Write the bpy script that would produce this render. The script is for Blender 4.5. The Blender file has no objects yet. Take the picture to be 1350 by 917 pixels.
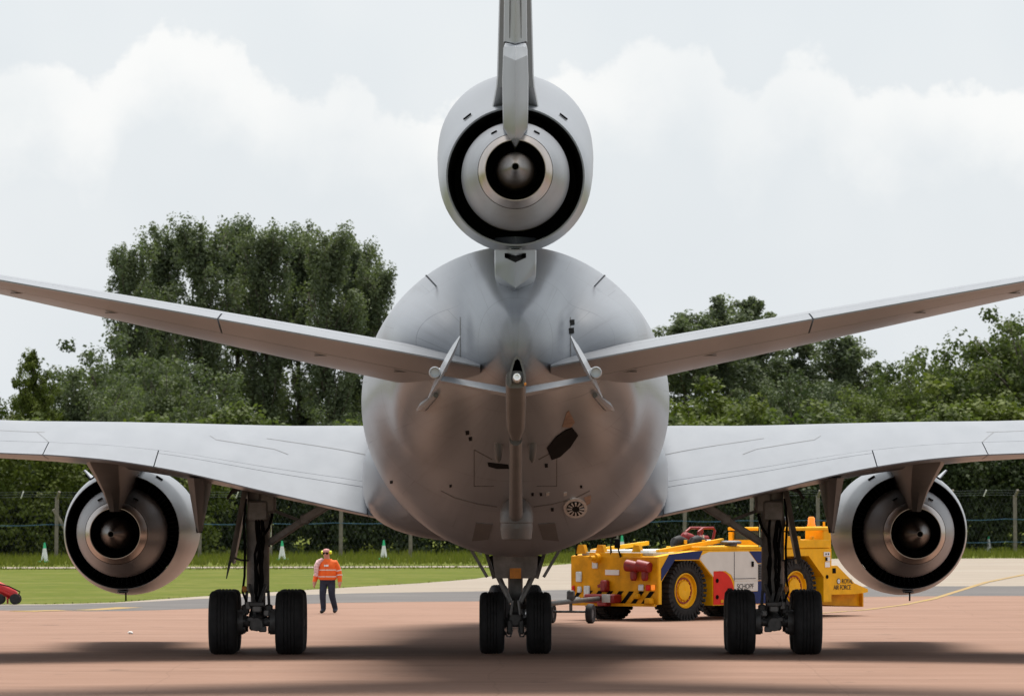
import bpy, bmesh, math, random
import numpy as np
from mathutils import Vector, Matrix

random.seed(7)
SC = bpy.context.scene
COL = SC.collection
R = math.radians

# ------------------------------------------------------------------ camera
# camera stands dead astern of the aircraft, 4 m above the apron, long lens
CAM_H, FOC = 4.0, 9265.0            # focal length in photo pixels (1350 wide)
cam_d = bpy.data.cameras.new("camera")
cam_d.sensor_width = 36.0
cam_d.lens = 36.0 * FOC / 1350.0
cam_d.clip_start, cam_d.clip_end = 1.0, 20000.0
cam = bpy.data.objects.new("camera", cam_d)
COL.objects.link(cam)
cam.location = (0, 0, CAM_H)
cam.rotation_euler = (R(90) + math.atan((606 - 458.5) / FOC), 0, math.atan(4.5 / FOC))
SC.camera = cam
cam_d.dof.use_dof = True
cam_d.dof.focus_distance = 148.0
cam_d.dof.aperture_fstop = 5.0

# ------------------------------------------------------------------ render / exposure
SC.render.engine = 'CYCLES'
SC.cycles.use_denoising = True
SC.cycles.max_bounces = 8
SC.view_settings.view_transform = 'Standard'
SC.view_settings.look = 'None'
SC.view_settings.gamma = 1.0
SC.view_settings.exposure = 0.56

# ------------------------------------------------------------------ world
SUN_EL, SUN_AZ = 67.0, 3.0           # azimuth from +Y clockwise: high, ahead of the camera
w = bpy.data.worlds.new("World")
SC.world = w
w.use_nodes = True
nt = w.node_tree
nt.nodes.clear()
def N(t, typ, **kw):
    n = t.nodes.new(typ)
    for k, v in kw.items():
        setattr(n, k, v)
    return n
def setin(n, **kw):
    for k, v in kw.items():
        n.inputs[k.replace('_', ' ')].default_value = v
def mth(t, op, a, b=None, c=None, clamp=False):
    n = t.nodes.new('ShaderNodeMath'); n.operation = op; n.use_clamp = clamp
    for i, v in enumerate((a, b, c)):
        if v is None: continue
        if isinstance(v, (int, float)): n.inputs[i].default_value = v
        else: t.links.new(v, n.inputs[i])
    return n.outputs[0]
def sstep(t, v, lo, hi):
    n = t.nodes.new('ShaderNodeMapRange'); n.interpolation_type = 'SMOOTHSTEP'
    t.links.new(v, n.inputs['Value'])
    n.inputs['From Min'].default_value = lo; n.inputs['From Max'].default_value = hi
    return n.outputs['Result']
def mixc(t, fac, a, b, blend='MIX'):
    n = t.nodes.new('ShaderNodeMix'); n.data_type = 'RGBA'; n.blend_type = blend
    for sock, v in ((n.inputs[0], fac), (n.inputs[6], a), (n.inputs[7], b)):
        if isinstance(v, (int, float)): sock.default_value = v
        elif isinstance(v, tuple): sock.default_value = (*v, 1) if len(v) == 3 else v
        else: t.links.new(v, sock)
    return n.outputs[2]

sky = N(nt, 'ShaderNodeTexSky', sky_type='NISHITA', sun_disc=False)
sky.sun_elevation = R(SUN_EL); sky.sun_rotation = R(SUN_AZ)
sky.air_density = 1.0; sky.dust_density = 3.0
tc = N(nt, 'ShaderNodeTexCoord')
sep = N(nt, 'ShaderNodeSeparateXYZ'); nt.links.new(tc.outputs['Generated'], sep.inputs[0])
az = mth(nt, 'ARCTAN2', sep.outputs['X'], sep.outputs['Y'])
el = mth(nt, 'ARCSINE', sep.outputs['Z'])
# cloud bank: ragged top line over azimuth, soft base, all round the horizon
nz = N(nt, 'ShaderNodeTexNoise'); setin(nz, Scale=115.0, Detail=7.0, Roughness=0.62)
nt.links.new(tc.outputs['Generated'], nz.inputs['Vector'])
nzl = N(nt, 'ShaderNodeTexNoise'); setin(nzl, Scale=22.0, Detail=3.0, Roughness=0.5)
nt.links.new(tc.outputs['Generated'], nzl.inputs['Vector'])
azn = N(nt, 'ShaderNodeMapRange'); nt.links.new(az, azn.inputs['Value'])
azn.inputs['From Min'].default_value = -0.08; azn.inputs['From Max'].default_value = 0.08
fc = N(nt, 'ShaderNodeFloatCurve'); nt.links.new(azn.outputs[0], fc.inputs['Value'])
def pxaz(x): return ((x - 679.5) / FOC + 0.08) / 0.16
def pyel(y): return (606 - y) / FOC / 0.08
pts = [(-160, 100), (0, 95), (60, 80), (120, 112), (170, 45), (232, 22), (300, 42), (345, 92), (400, 112), (455, 98),
       (500, 140), (560, 150), (620, 118), (680, 110), (735, 74), (800, 78), (870, 48), (920, 52), (955, 100), (985, 125),
       (1020, 90), (1060, 58), (1100, 84), (1150, 118), (1210, 105), (1270, 95), (1350, 108), (1500, 100)]
cv = fc.mapping.curves[0]
cv.points[0].location = (pxaz(pts[0][0]), pyel(pts[0][1]))
cv.points[1].location = (pxaz(pts[-1][0]), pyel(pts[-1][1]))
for x, y in pts[1:-1]:
    cv.points.new(pxaz(x), pyel(y))
fc.mapping.update()
top = mth(nt, 'MULTIPLY', fc.outputs[0], 0.08)
rag = mth(nt, 'MULTIPLY', mth(nt, 'SUBTRACT', nz.outputs[0], 0.5), 0.016)
d = mth(nt, 'SUBTRACT', mth(nt, 'ADD', top, rag), el)         # >0 below the cloud tops
edge = sstep(nt, d, -0.0004, 0.0028)
base = sstep(nt, mth(nt, 'SUBTRACT', d, mth(nt, 'MULTIPLY', nzl.outputs[0], 0.012)), 0.0145, -0.003)
cum = mth(nt, 'MULTIPLY', mth(nt, 'MULTIPLY', edge, base), mth(nt, 'MULTIPLY_ADD', sstep(nt, nzl.outputs[0], 0.38, 0.6), 0.38, 0.36))
veil = mth(nt, 'MULTIPLY_ADD', sstep(nt, nzl.outputs[0], 0.35, 0.75), 0.22, 0.0)
cf = mth(nt, 'MAXIMUM', cum, veil)
OVERCAST = (7.8, 8.3, 8.72)
c0 = mixc(nt, 0.86, sky.outputs[0], OVERCAST)                 # thin bright overcast over the blue
c1 = mixc(nt, cf, c0, (9.5, 9.45, 9.25))
bg = N(nt, 'ShaderNodeBackground'); bg.inputs['Strength'].default_value = 0.073
nt.links.new(c1, bg.inputs['Color'])
wo = N(nt, 'ShaderNodeOutputWorld'); nt.links.new(bg.outputs[0], wo.inputs[0])

# ------------------------------------------------------------------ sun
sd = bpy.data.lights.new("sun", 'SUN'); sd.energy = 4.2; sd.angle = R(32); sd.color = (1.0, 0.95, 0.88)
sun = bpy.data.objects.new("sun", sd); COL.objects.link(sun)
_a, _e = R(SUN_AZ), R(SUN_EL)
sdir = Vector((math.sin(_a) * math.cos(_e), math.cos(_a) * math.cos(_e), math.sin(_e)))
sun.rotation_euler = sdir.to_track_quat('Z', 'Y').to_euler()
sun.location = (0, 100, 60)

# ------------------------------------------------------------------ materials
MATS = {}
def mat(name, col, rough=0.5, metal=0.0, var=0.12, scale=2.0, bump=0.0, bscale=20.0, stretch=(1, 1, 1), coat=0.0, emit=None, spec=0.5, alpha=None):
    m = bpy.data.materials.new(name); m.use_nodes = True
    t = m.node_tree; b = t.nodes['Principled BSDF']
    b.inputs['Roughness'].default_value = rough; b.inputs['Metallic'].default_value = metal
    b.inputs['Coat Weight'].default_value = coat; b.inputs['Specular IOR Level'].default_value = spec
    tcn = N(t, 'ShaderNodeTexCoord'); mp = N(t, 'ShaderNodeMapping'); mp.inputs['Scale'].default_value = stretch
    t.links.new(tcn.outputs['Object'], mp.inputs[0])
    n = N(t, 'ShaderNodeTexNoise'); setin(n, Scale=scale, Detail=6.0, Roughness=0.6)
    t.links.new(mp.outputs[0], n.inputs['Vector'])
    f = sstep(t, n.outputs[0], 0.25, 0.75)
    lo = tuple(max(0, c * (1 - var)) for c in col); hi = tuple(min(1, c * (1 + var)) for c in col)
    t.links.new(mixc(t, f, lo, hi), b.inputs['Base Color'])
    if bump:
        n2 = N(t, 'ShaderNodeTexNoise'); setin(n2, Scale=bscale, Detail=4.0)
        t.links.new(mp.outputs[0], n2.inputs['Vector'])
        bp = N(t, 'ShaderNodeBump'); bp.inputs['Strength'].default_value = bump; bp.inputs['Distance'].default_value = 0.02
        t.links.new(n2.outputs[0], bp.inputs['Height']); t.links.new(bp.outputs[0], b.inputs['Normal'])
    if emit:
        b.inputs['Emission Color'].default_value = (*emit[0], 1); b.inputs['Emission Strength'].default_value = emit[1]
    MATS[name] = m
    return m

def paint_mat(name, col, lines=True, rough=0.3):
    """aircraft grey: panel seams, grime streaks running aft, patchy repaint"""
    m = bpy.data.materials.new(name); m.use_nodes = True
    t = m.node_tree; b = t.nodes['Principled BSDF']
    tcn = N(t, 'ShaderNodeTexCoord'); sp = N(t, 'ShaderNodeSeparateXYZ'); t.links.new(tcn.outputs['Object'], sp.inputs[0])
    mp = N(t, 'ShaderNodeMapping'); mp.inputs['Scale'].default_value = (1.6, 0.22, 1.6); t.links.new(tcn.outputs['Object'], mp.inputs[0])
    n = N(t, 'ShaderNodeTexNoise'); setin(n, Scale=1.1, Detail=8.0, Roughness=0.65); t.links.new(mp.outputs[0], n.inputs[0])
    n2 = N(t, 'ShaderNodeTexNoise'); setin(n2, Scale=0.55, Detail=3.0); t.links.new(tcn.outputs['Object'], n2.inputs[0])
    f = sstep(t, n.outputs[0], 0.3, 0.7)
    c = mixc(t, f, tuple(x * 0.93 for x in col), tuple(x * 1.04 for x in col))
    c = mixc(t, mth(t, 'MULTIPLY', sstep(t, n2.outputs[0], 0.5, 0.72), 0.15), c, tuple(x * y for x, y in zip(col, (1.18, 1.18, 1.2))))
    if lines:
        def ln(v, per, wd):
            fr = mth(t, 'FRACT', mth(t, 'DIVIDE', v, per))
            return mth(t, 'LESS_THAN', fr, wd / per)
        a = ln(sp.outputs['Y'], 2.35, 0.03)
        ang = mth(t, 'ARCTAN2', sp.outputs['X'], mth(t, 'SUBTRACT', sp.outputs['Z'], 5.4))
        bln = ln(mth(t, 'ADD', ang, 20.0), 0.3927, 0.0045)
        alt = mth(t, 'GREATER_THAN', mth(t, 'FRACT', mth(t, 'DIVIDE', sp.outputs['Y'], 4.7)), 0.5)
        L = mth(t, 'MAXIMUM', a, mth(t, 'MULTIPLY', bln, alt))
        n3 = N(t, 'ShaderNodeTexNoise'); setin(n3, Scale=0.9, Detail=2.0); t.links.new(tcn.outputs['Object'], n3.inputs[0])
        L = mth(t, 'MULTIPLY', L, mth(t, 'MULTIPLY', sstep(t, n3.outputs[0], 0.3, 0.6), 0.8))
        c = mixc(t, L, c, tuple(x * 0.35 for x in col))
        cb = N(t, 'ShaderNodeCombineXYZ'); t.links.new(mth(t, 'MULTIPLY', ang, 9.0), cb.inputs[0]); t.links.new(mth(t, 'MULTIPLY', sp.outputs['Y'], 0.12), cb.inputs[1])
        n4 = N(t, 'ShaderNodeTexNoise'); setin(n4, Scale=1.6, Detail=7.0, Roughness=0.7); t.links.new(cb.outputs[0], n4.inputs[0])
        c = mixc(t, mth(t, 'MULTIPLY', sstep(t, n4.outputs[0], 0.5, 0.75), 0.45), c, tuple(x * y for x, y in zip(col, (.55, .52, .5))))
        c = mixc(t, mth(t, 'MULTIPLY', sstep(t, n4.outputs[0], 0.45, 0.25), 0.35), c, tuple(x * 1.3 for x in col))
    t.links.new(c, b.inputs['Base Color'])
    rr = N(t, 'ShaderNodeMapRange'); t.links.new(n.outputs[0], rr.inputs[0])
    rr.inputs['To Min'].default_value = rough - 0.06; rr.inputs['To Max'].default_value = rough + 0.08
    b.inputs['Specular IOR Level'].default_value = 0.5
    t.links.new(rr.outputs[0], b.inputs['Roughness'])
    nb = N(t, 'ShaderNodeTexNoise'); setin(nb, Scale=1.4, Detail=2.0); t.links.new(tcn.outputs['Object'], nb.inputs[0])
    bp = N(t, 'ShaderNodeBump'); setin(bp, Strength=0.06, Distance=0.05)
    t.links.new(nb.outputs[0], bp.inputs['Height']); t.links.new(bp.outputs[0], b.inputs['Normal'])
    MATS[name] = m
    return m

GREY = (0.203, 0.215, 0.236)
paint_mat('paint', GREY)
paint_mat('paint_plain', GREY, lines=False)
mat('paint_panel', (0.198, 0.210, 0.231), 0.32, var=0.06, scale=1.5, stretch=(2, .4, 2))
mat('gear_paint', (0.19, 0.186, 0.18), 0.42, var=0.35, scale=4.0)
mat('gear_dark', (0.07, 0.069, 0.068), 0.5, var=0.4, scale=9.0)
mat('steel', (0.45, 0.44, 0.43), 0.3, 0.9, var=0.15, scale=6)
mat('chrome', (0.8, 0.8, 0.8), 0.12, 1.0, var=0.03)
mat('duct', (0.006, 0.006, 0.0065), 0.7, var=0.3, scale=8)
mat('vane', (0.0035, 0.0035, 0.004), 0.7, var=0.2, scale=8)
mat('cowl_metal', (0.23, 0.24, 0.26), 0.38, 0.0, var=0.12, scale=1.6)
mat('nozzle_metal', (0.40, 0.33, 0.28), 0.3, 0.85, var=0.18, scale=3.0)
mat('plug_metal', (0.14, 0.12, 0.105), 0.36, 0.85, var=0.35, scale=3.0)
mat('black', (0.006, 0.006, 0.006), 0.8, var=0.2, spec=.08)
mat('rubber', (0.018, 0.018, 0.019), 0.75, var=0.3, scale=5, bump=0.2, bscale=40, spec=0.3)
mat('tread_rubber', (0.024, 0.022, 0.021), 0.85, var=0.4, scale=6, bump=0.3, bscale=50, spec=0.25)
mat('orange_patch', (0.55, 0.20, 0.02), 0.5, var=0.2, scale=9)
mat('copper', (0.26, 0.17, 0.12), 0.5, 0.3, var=0.3, scale=5)
mat('vent_light', (0.55, 0.53, 0.50), 0.4, 0.4, var=0.25, scale=15)
mat('fin_white', (0.40, 0.42, 0.45), 0.35, var=0.08, scale=3)
mat('boom_grey', (0.10, 0.098, 0.096), 0.45, var=0.1, scale=2.5)
mat('lens', (0.9, 0.9, 0.88), 0.15, 0.4, var=0.02)

# ------------------------------------------------------------------ mesh helpers
class MB:
    def __init__(s):
        s.v, s.f, s.m, s.sm = [], [], [], []
    def add(s, vs, fs, mi=0, smooth=True):
        o = len(s.v)
        s.v += [tuple(p) for p in vs]
        for f in fs:
            s.f.append(tuple(i + o for i in f)); s.m.append(mi); s.sm.append(smooth)
        return s
    def loft(s, rings, caps=(True, True), closed=True, mi=0, loop=False):
        n = len(rings[0]); vs = [p for r in rings for p in r]; fs = []
        k = n if closed else n - 1
        nr = len(rings)
        for i in range(nr if loop else nr - 1):
            a, b = i * n, ((i + 1) % nr) * n
            for j in range(k):
                j2 = (j + 1) % n
                fs.append((a + j, a + j2, b + j2, b + j))
        if caps[0]: fs.append(tuple(range(n))[::-1])
        if caps[1]: fs.append(tuple((nr - 1) * n + i for i in range(n)))
        return s.add(vs, fs, mi)
    def lathe(s, prof, org, ax=(0, 1, 0), n=32, caps=(False, False), mi=0, loop=False):
        ax = Vector(ax).normalized(); org = Vector(org)
        u = ax.orthogonal().normalized(); v = ax.cross(u)
        rings = [[org + ax * a + (u * math.cos(2 * math.pi * k / n) + v * math.sin(2 * math.pi * k / n)) * max(r, 1e-4)
                  for k in range(n)] for a, r in prof]
        return s.loft(rings, caps, mi=mi, loop=loop)
    def tube(s, p0, p1, r0, r1=None, n=12, mi=0):
        r1 = r0 if r1 is None else r1
        p0, p1 = Vector(p0), Vector(p1); L = (p1 - p0).length
        return s.lathe([(0, r0), (L, r1)], p0, p1 - p0, n, (True, True), mi)
    def path(s, pts, rad, n=8, mi=0):
        pts = [Vector(p) for p in pts]
        rad = rad if isinstance(rad, (list, tuple)) else [rad] * len(pts)
        rings = []; u = None
        for i, p in enumerate(pts):
            t = (pts[min(i + 1, len(pts) - 1)] - pts[max(i - 1, 0)]).normalized()
            if u is None: u = t.orthogonal().normalized()
            else:
                u = u - t * u.dot(t); u.normalize()
            v = t.cross(u)
            rings.append([p + (u * math.cos(2 * math.pi * k / n) + v * math.sin(2 * math.pi * k / n)) * rad[i] for k in range(n)])
        return s.loft(rings, mi=mi)
    def box(s, c, size, bev=0.0, rot=None, mi=0, seg=1):
        bm = bmesh.new(); bmesh.ops.create_cube(bm, size=1.0)
        for v in bm.verts: v.co = Vector((v.co.x * size[0], v.co.y * size[1], v.co.z * size[2]))
        if bev: bmesh.ops.bevel(bm, geom=bm.edges[:], offset=bev, segments=seg, affect='EDGES', profile=0.5)
        M = rot if rot is not None else Matrix.Identity(3)
        bm.verts.index_update()
        s.add([M @ v.co + Vector(c) for v in bm.verts], [[v.index for v in f.verts] for f in bm.faces], mi, False)
        bm.free(); return s
    def bar(s, p0, p1, w, h, up=(0, 0, 1), bev=0.0, mi=0):
        p0, p1 = Vector(p0), Vector(p1); t = (p1 - p0).normalized(); up = Vector(up)
        sx = t.cross(up).normalized(); uz = sx.cross(t)
        M = Matrix((sx, t, uz)).transposed()
        return s.box((p0 + p1) / 2, (w, (p1 - p0).length, h), bev, M, mi)
    def prism(s, poly, d0, d1, axis='y', mi=0):
        """poly of (a,b); axis y: a->x,b->z extruded over y ; axis x: a->y,b->z extruded over x; axis z: a->x,b->y"""
        def P(a, b, d):
            return {'y': (a, d, b), 'x': (d, a, b), 'z': (a, b, d)}[axis]
        n = len(poly)
        vs = [P(a, b, d0) for a, b in poly] + [P(a, b, d1) for a, b in poly]
        fs = [tuple(range(n)), tuple(range(n, 2 * n))[::-1]] + [(i, (i + 1) % n, n + (i + 1) % n, n + i) for i in range(n)]
        return s.add(vs, fs, mi, False)
    def build(s, name, mats, parent=None, org=(0, 0, 0), fix=True, sharp=38, label=None):
        me = bpy.data.meshes.new(name)
        o0 = Vector(org)
        me.from_pydata([tuple(Vector(p) - o0) for p in s.v], [], s.f)
        for m in (mats if isinstance(mats, (list, tuple)) else [mats]):
            me.materials.append(MATS[m] if isinstance(m, str) else m)
        me.polygons.foreach_set('material_index', s.m)
        if fix:
            bm = bmesh.new(); bm.from_mesh(me); bmesh.ops.recalc_face_normals(bm, faces=bm.faces); bm.to_mesh(me); bm.free()
        me.polygons.foreach_set('use_smooth', [True] * len(me.polygons))
        if sharp: me.set_sharp_from_angle(angle=R(sharp))
        me.update()
        o = bpy.data.objects.new(name, me); COL.objects.link(o)
        if parent is not None: o.parent = parent
        if label: o['label'] = label
        return o

def thing(name, label, cat, loc=(0, 0, 0), rz=0.0, group=None):
    o = bpy.data.objects.new(name, None); COL.objects.link(o)
    o.location = loc; o.rotation_euler = (0, 0, rz)
    o.empty_display_size = 0.3
    tag(o, label, cat, group); return o
def tag(o, label=None, cat=None, group=None, kind=None):
    if label: o['label'] = label
    if cat: o['category'] = cat
    if group: o['group'] = group
    if kind: o['kind'] = kind
    return o
def copy_tree(o, parent=None):
    c = o.copy(); COL.objects.link(c); c.parent = parent
    for ch in list(o.children): copy_tree(ch, c)
    return c
def at(x, y, Y):
    """photo pixel at a known real distance Y -> world point"""
    return Vector(((x - 679.5) * Y / FOC, Y, CAM_H + (606 - y) * Y / FOC))
def gnd(x, y):
    Y = FOC * CAM_H / (y - 606); return ((x - 679.5) * Y / FOC, Y)
def pchip(xs, ys, x):
    xs, ys = np.array(xs, float), np.array(ys, float); h = np.diff(xs); dl = np.diff(ys) / h
    m = np.zeros(len(xs)); m[0], m[-1] = dl[0], dl[-1]
    for i in range(1, len(xs) - 1):
        if dl[i - 1] * dl[i] > 0:
            w1, w2 = 2 * h[i] + h[i - 1], h[i] + 2 * h[i - 1]
            m[i] = (w1 + w2) / (w1 / dl[i - 1] + w2 / dl[i])
    i = int(np.clip(np.searchsorted(xs, x) - 1, 0, len(xs) - 2)); t = (x - xs[i]) / h[i]
    return ((1 + 2 * t) * (1 - t) ** 2 * ys[i] + t * (1 - t) ** 2 * h[i] * m[i] + t * t * (3 - 2 * t) * ys[i + 1] + t * t * (t - 1) * h[i] * m[i + 1])

# ------------------------------------------------------------------ ground
def ground_mat(name, cols, scales, stretch=(1, 1, 1), rough=0.9, bump=0.0, extra=None):
    m = bpy.data.materials.new(name); m.use_nodes = True; t = m.node_tree; b = t.nodes['Principled BSDF']
    b.inputs['Roughness'].default_value = rough; b.inputs['Specular IOR Level'].default_value = 0.06
    g = N(t, 'ShaderNodeNewGeometry'); mp = N(t, 'ShaderNodeMapping'); mp.inputs['Scale'].default_value = stretch
    t.links.new(g.outputs['Position'], mp.inputs[0])
    c = cols[0]
    for k, (cc, s, lo, hi, am) in enumerate(zip(cols[1:], *zip(*scales))):
        n = N(t, 'ShaderNodeTexNoise'); setin(n, Scale=s, Detail=6.0, Roughness=0.62)
        t.links.new(mp.outputs[0], n.inputs[0])
        c = mixc(t, mth(t, 'MULTIPLY', sstep(t, n.outputs[0], lo, hi), am), c, cc)
    if extra: c = extra(t, g, c)
    if isinstance(c, tuple): b.inputs['Base Color'].default_value = (*c, 1)
    else: t.links.new(c, b.inputs['Base Color'])
    if bump:
        n2 = N(t, 'ShaderNodeTexNoise'); setin(n2, Scale=30.0, Detail=5.0); t.links.new(g.outputs['Position'], n2.inputs[0])
        bp = N(t, 'ShaderNodeBump'); setin(bp, Strength=bump, Distance=0.03)
        t.links.new(n2.outputs[0], bp.inputs['Height']); t.links.new(bp.outputs[0], b.inputs['Normal'])
    MATS[name] = m; return m

ground_mat('grass_ground', [(0.090, 0.110, 0.014), (0.135, 0.138, 0.032), (0.066, 0.090, 0.011), (0.14, 0.135, 0.04)],
           [(0.25, .4, .65, .8), (0.9, .42, .62, .7), (3.5, .5, .7, .5)], rough=0.95, bump=0.2)
def tar_lines(t, g, c):
    sp = N(t, 'ShaderNodeSeparateXYZ'); t.links.new(g.outputs['Position'], sp.inputs[0])
    nn = N(t, 'ShaderNodeTexNoise'); setin(nn, Scale=0.12, Detail=2.0); t.links.new(g.outputs['Position'], nn.inputs[0])
    yy = mth(t, 'ADD', sp.outputs['Y'], mth(t, 'MULTIPLY', nn.outputs[0], 1.2))
    l = mth(t, 'LESS_THAN', mth(t, 'FRACT', mth(t, 'DIVIDE', yy, 7.6)), 0.012)
    c = mixc(t, mth(t, 'MULTIPLY', l, 0.35), c, (0.10, 0.065, 0.05))
    l2 = mth(t, 'LESS_THAN', mth(t, 'FRACT', mth(t, 'DIVIDE', mth(t, 'ADD', sp.outputs['X'], mth(t, 'MULTIPLY', nn.outputs[0], .8)), 6.1)), 0.006)
    c = mixc(t, mth(t, 'MULTIPLY', l2, 0.15), c, (0.10, 0.065, 0.05))
    vo = N(t, 'ShaderNodeTexNoise'); setin(vo, Scale=1.1, Detail=3.0, Roughness=0.5); t.links.new(g.outputs['Position'], vo.inputs[0])
    c = mixc(t, mth(t, 'MULTIPLY', sstep(t, vo.outputs[0], 0.66, 0.74), 0.55), c, (0.085, 0.06, 0.05))
    return c
ground_mat('red_asphalt', [(0.250, 0.155, 0.115), (0.21, 0.129, 0.095), (0.29, 0.186, 0.141), (0.145, 0.090, 0.066), (0.31, 0.20, 0.155)],
           [(0.35, .42, .68, .7), (0.9, .45, .7, .6), (0.55, .6, .75, .6), (6.0, .55, .75, .35)], stretch=(0.35, 1.0, 1), rough=0.85, bump=0.25, extra=tar_lines)
ground_mat('grey_asphalt', [(0.122, 0.115, 0.113), (0.155, 0.146, 0.139), (0.093, 0.088, 0.086)],
           [(0.5, .42, .68, .7), (1.3, .5, .7, .6)], stretch=(0.3, 1, 1), rough=0.85, bump=0.2)
ground_mat('pale_concrete', [(0.27, 0.23, 0.188), (0.31, 0.275, 0.23), (0.20, 0.172, 0.143)],
           [(0.3, .4, .7, .7), (1.0, .5, .72, .6)], stretch=(0.3, 1, 1), rough=0.85, bump=0.15)
ground_mat('yellow_line', [(0.34, 0.24, 0.085), (0.28, 0.20, 0.13)], [(1.5, .4, .6, .9)])

def sheet(name, poly, z, m, label=None, cat=None, kind='structure'):
    b = MB(); b.add([(x, y, z) for x, y in poly], [tuple(range(len(poly)))])
    o = b.build(name, m, fix=False, sharp=None)
    if o.data.polygons[0].normal.z < 0:
        o.data.flip_normals()
    return tag(o, label, cat, None, kind)
def strip(name, front, back, z, m, **k):
    b = MB(); n = len(front)
    b.add([(x, y, z) for x, y in front] + [(x, y, z) for x, y in back], [(i, i + 1, n + i + 1, n + i) for i in range(n - 1)])
    o = b.build(name, m, fix=False, sharp=None)
    if o.data.polygons[0].normal.z < 0: o.data.flip_normals()
    return tag(o, k.get('label'), k.get('cat'), None, k.get('kind', 'structure'))
sheet('ground', [(-6000, -3000), (6000, -3000), (6000, 9000), (-6000, 9000)], 0.0 - 0.02, 'grass_ground', 'wide green grassland of the airfield')
def dens(pts, n=60):
    xs = [p[0] for p in pts]; ys = [p[1] for p in pts]
    return [(x, pchip(xs, ys, x)) for x in np.linspace(xs[0], xs[-1], n)]
red_edge = [(-400, 178)] + [gnd(*p) for p in ((0, 804), (150, 805), (300, 800), (450, 794), (620, 792), (900, 789), (1300, 785))] + [(400, 214)]
grey_edge = [(-400, 183)] + [gnd(*p) for p in ((0, 797.5), (150, 794.5), (300, 787), (450, 782), (620, 779), (900, 775), (1300, 772))] + [(400, 232)]
lawn_edge = [(-400, 186)] + [gnd(*p) for p in ((0, 796), (150, 793), (270, 785), (450, 774), (620, 763), (745, 743), (900, 738), (1290, 735.5))] + [(400, 290)]
XS = np.unique(np.concatenate([np.linspace(-400, -40, 8), np.linspace(-40, 40, 90), np.linspace(40, 400, 8)]))
def edge_curve(pts, jag=0.0, seed=0):
    rr = random.Random(seed); xs = [p[0] for p in pts]; ys = [p[1] for p in pts]
    return [(float(x), float(pchip(xs, ys, x)) + rr.uniform(-jag, jag)) for x in XS]
E_red, E_grey, E_lawn = edge_curve(red_edge, 0.25, 1), edge_curve(grey_edge, 0.2, 2), edge_curve(lawn_edge, 0.5, 3)
near = [(float(x), 111.0) for x in XS]      # apron cut short out of view; unseen grass there lessens bounce on the undersides
strip('apron', near, E_red, 0.0, 'red_asphalt', label='reddish brown asphalt apron under the aircraft')
strip('asphalt_road', E_red, E_grey, 0.002, 'grey_asphalt', label='worn grey asphalt strip beyond the red apron')
strip('taxiway', E_grey, E_lawn, -0.004, 'pale_concrete', label='pale concrete taxiway edge in front of the lawn')
# narrow pale track across the lawn
trk = [gnd(x, y) for x, y in ((-300, 749), (0, 748), (300, 747.5), (600, 746.5), (700, 746))]
strip('path', [(x, y - 1.6) for x, y in dens(trk)], [(x, y + 1.6) for x, y in dens(trk)], 0.006, 'pale_concrete', label='narrow pale track crossing the lawn')
# yellow taxi lines
def line(pts, wd):
    q = [gnd(*p) for p in pts]; f, b_ = [], []
    for i, (x, y) in enumerate(q):
        x0, y0 = q[max(i - 1, 0)]; x1, y1 = q[min(i + 1, len(q) - 1)]
        t = Vector((x1 - x0, y1 - y0)).normalized(); nrm = Vector((-t.y, t.x)) * wd / 2
        f.append((x - nrm.x, y - nrm.y)); b_.append((x + nrm.x, y + nrm.y))
    return f, b_
f_, b_ = line([(1080, 808), (1140, 803.5), (1190, 797), (1230, 789), (1265, 778), (1300, 767), (1350, 757), (1420, 748)], 0.2)
strip('taxi_line', f_, b_, 0.008, 'yellow_line', label='faded yellow taxi line curving away at right')
f_, b_ = line([(28, 805.6), (50, 804.8), (75, 804.2), (88, 804)], 0.9)
strip('taxi_line', f_, b_, 0.008, 'yellow_line', label='short worn yellow dash at far left')
f_, b_ = line([(112, 804), (130, 803), (152, 801.5), (172, 800)], 0.7)
strip('taxi_line', f_, b_, 0.008, 'yellow_line', label='worn yellow dash left of the main wheels')

# grass blades (uncountable)
def grass_blades():
    rng = np.random.default_rng(3)
    P = []
    lx = np.array([p[0] for p in E_lawn]); ly = np.array([p[1] for p in E_lawn])
    x = rng.uniform(-34, 34, 170000); y = 190 + (rng.random(170000) ** 1.3) * 125
    e = np.interp(x, lx, ly); k = (y > e + 0.05); x, y = x[k], y[k]
    ty = np.interp(x, [p[0] for p in dens(trk)], [p[1] for p in dens(trk)])
    k = ~((np.abs(y - ty) < 1.5) & (x < 1.5)); x, y, ty = x[k], y[k], ty[k]
    h = rng.uniform(0.012, 0.045, len(x))
    rough = (y > 272 + 0.35 * x)
    h = np.where(rough, rng.uniform(0.10, 0.34, len(x)), h)
    fr = np.exp(-((y - ty + 2.6) / 0.8) ** 2) + np.exp(-((y - ty - 2.4) / .7) ** 2)
    h = h + fr * 0.16 * rng.random(len(x))
    kp = rough | (fr > .15) | (np.interp(x, lx, ly) > y - 1.0)
    x, y, h = x[kp], y[kp], h[kp]
    wd = rng.uniform(0.012, 0.035, len(x)); a = rng.uniform(0, math.pi, len(x)); ln = rng.normal(0, 0.05, (len(x), 2))
    n = len(x); V = np.zeros((n, 3, 3))
    V[:, 0] = np.stack([x - np.cos(a) * wd, y - np.sin(a) * wd, np.full(n, -0.02)], 1)
    V[:, 1] = np.stack([x + np.cos(a) * wd, y + np.sin(a) * wd, np.full(n, -0.02)], 1)
    V[:, 2] = np.stack([x + ln[:, 0], y + ln[:, 1], h], 1)
    return V
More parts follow.
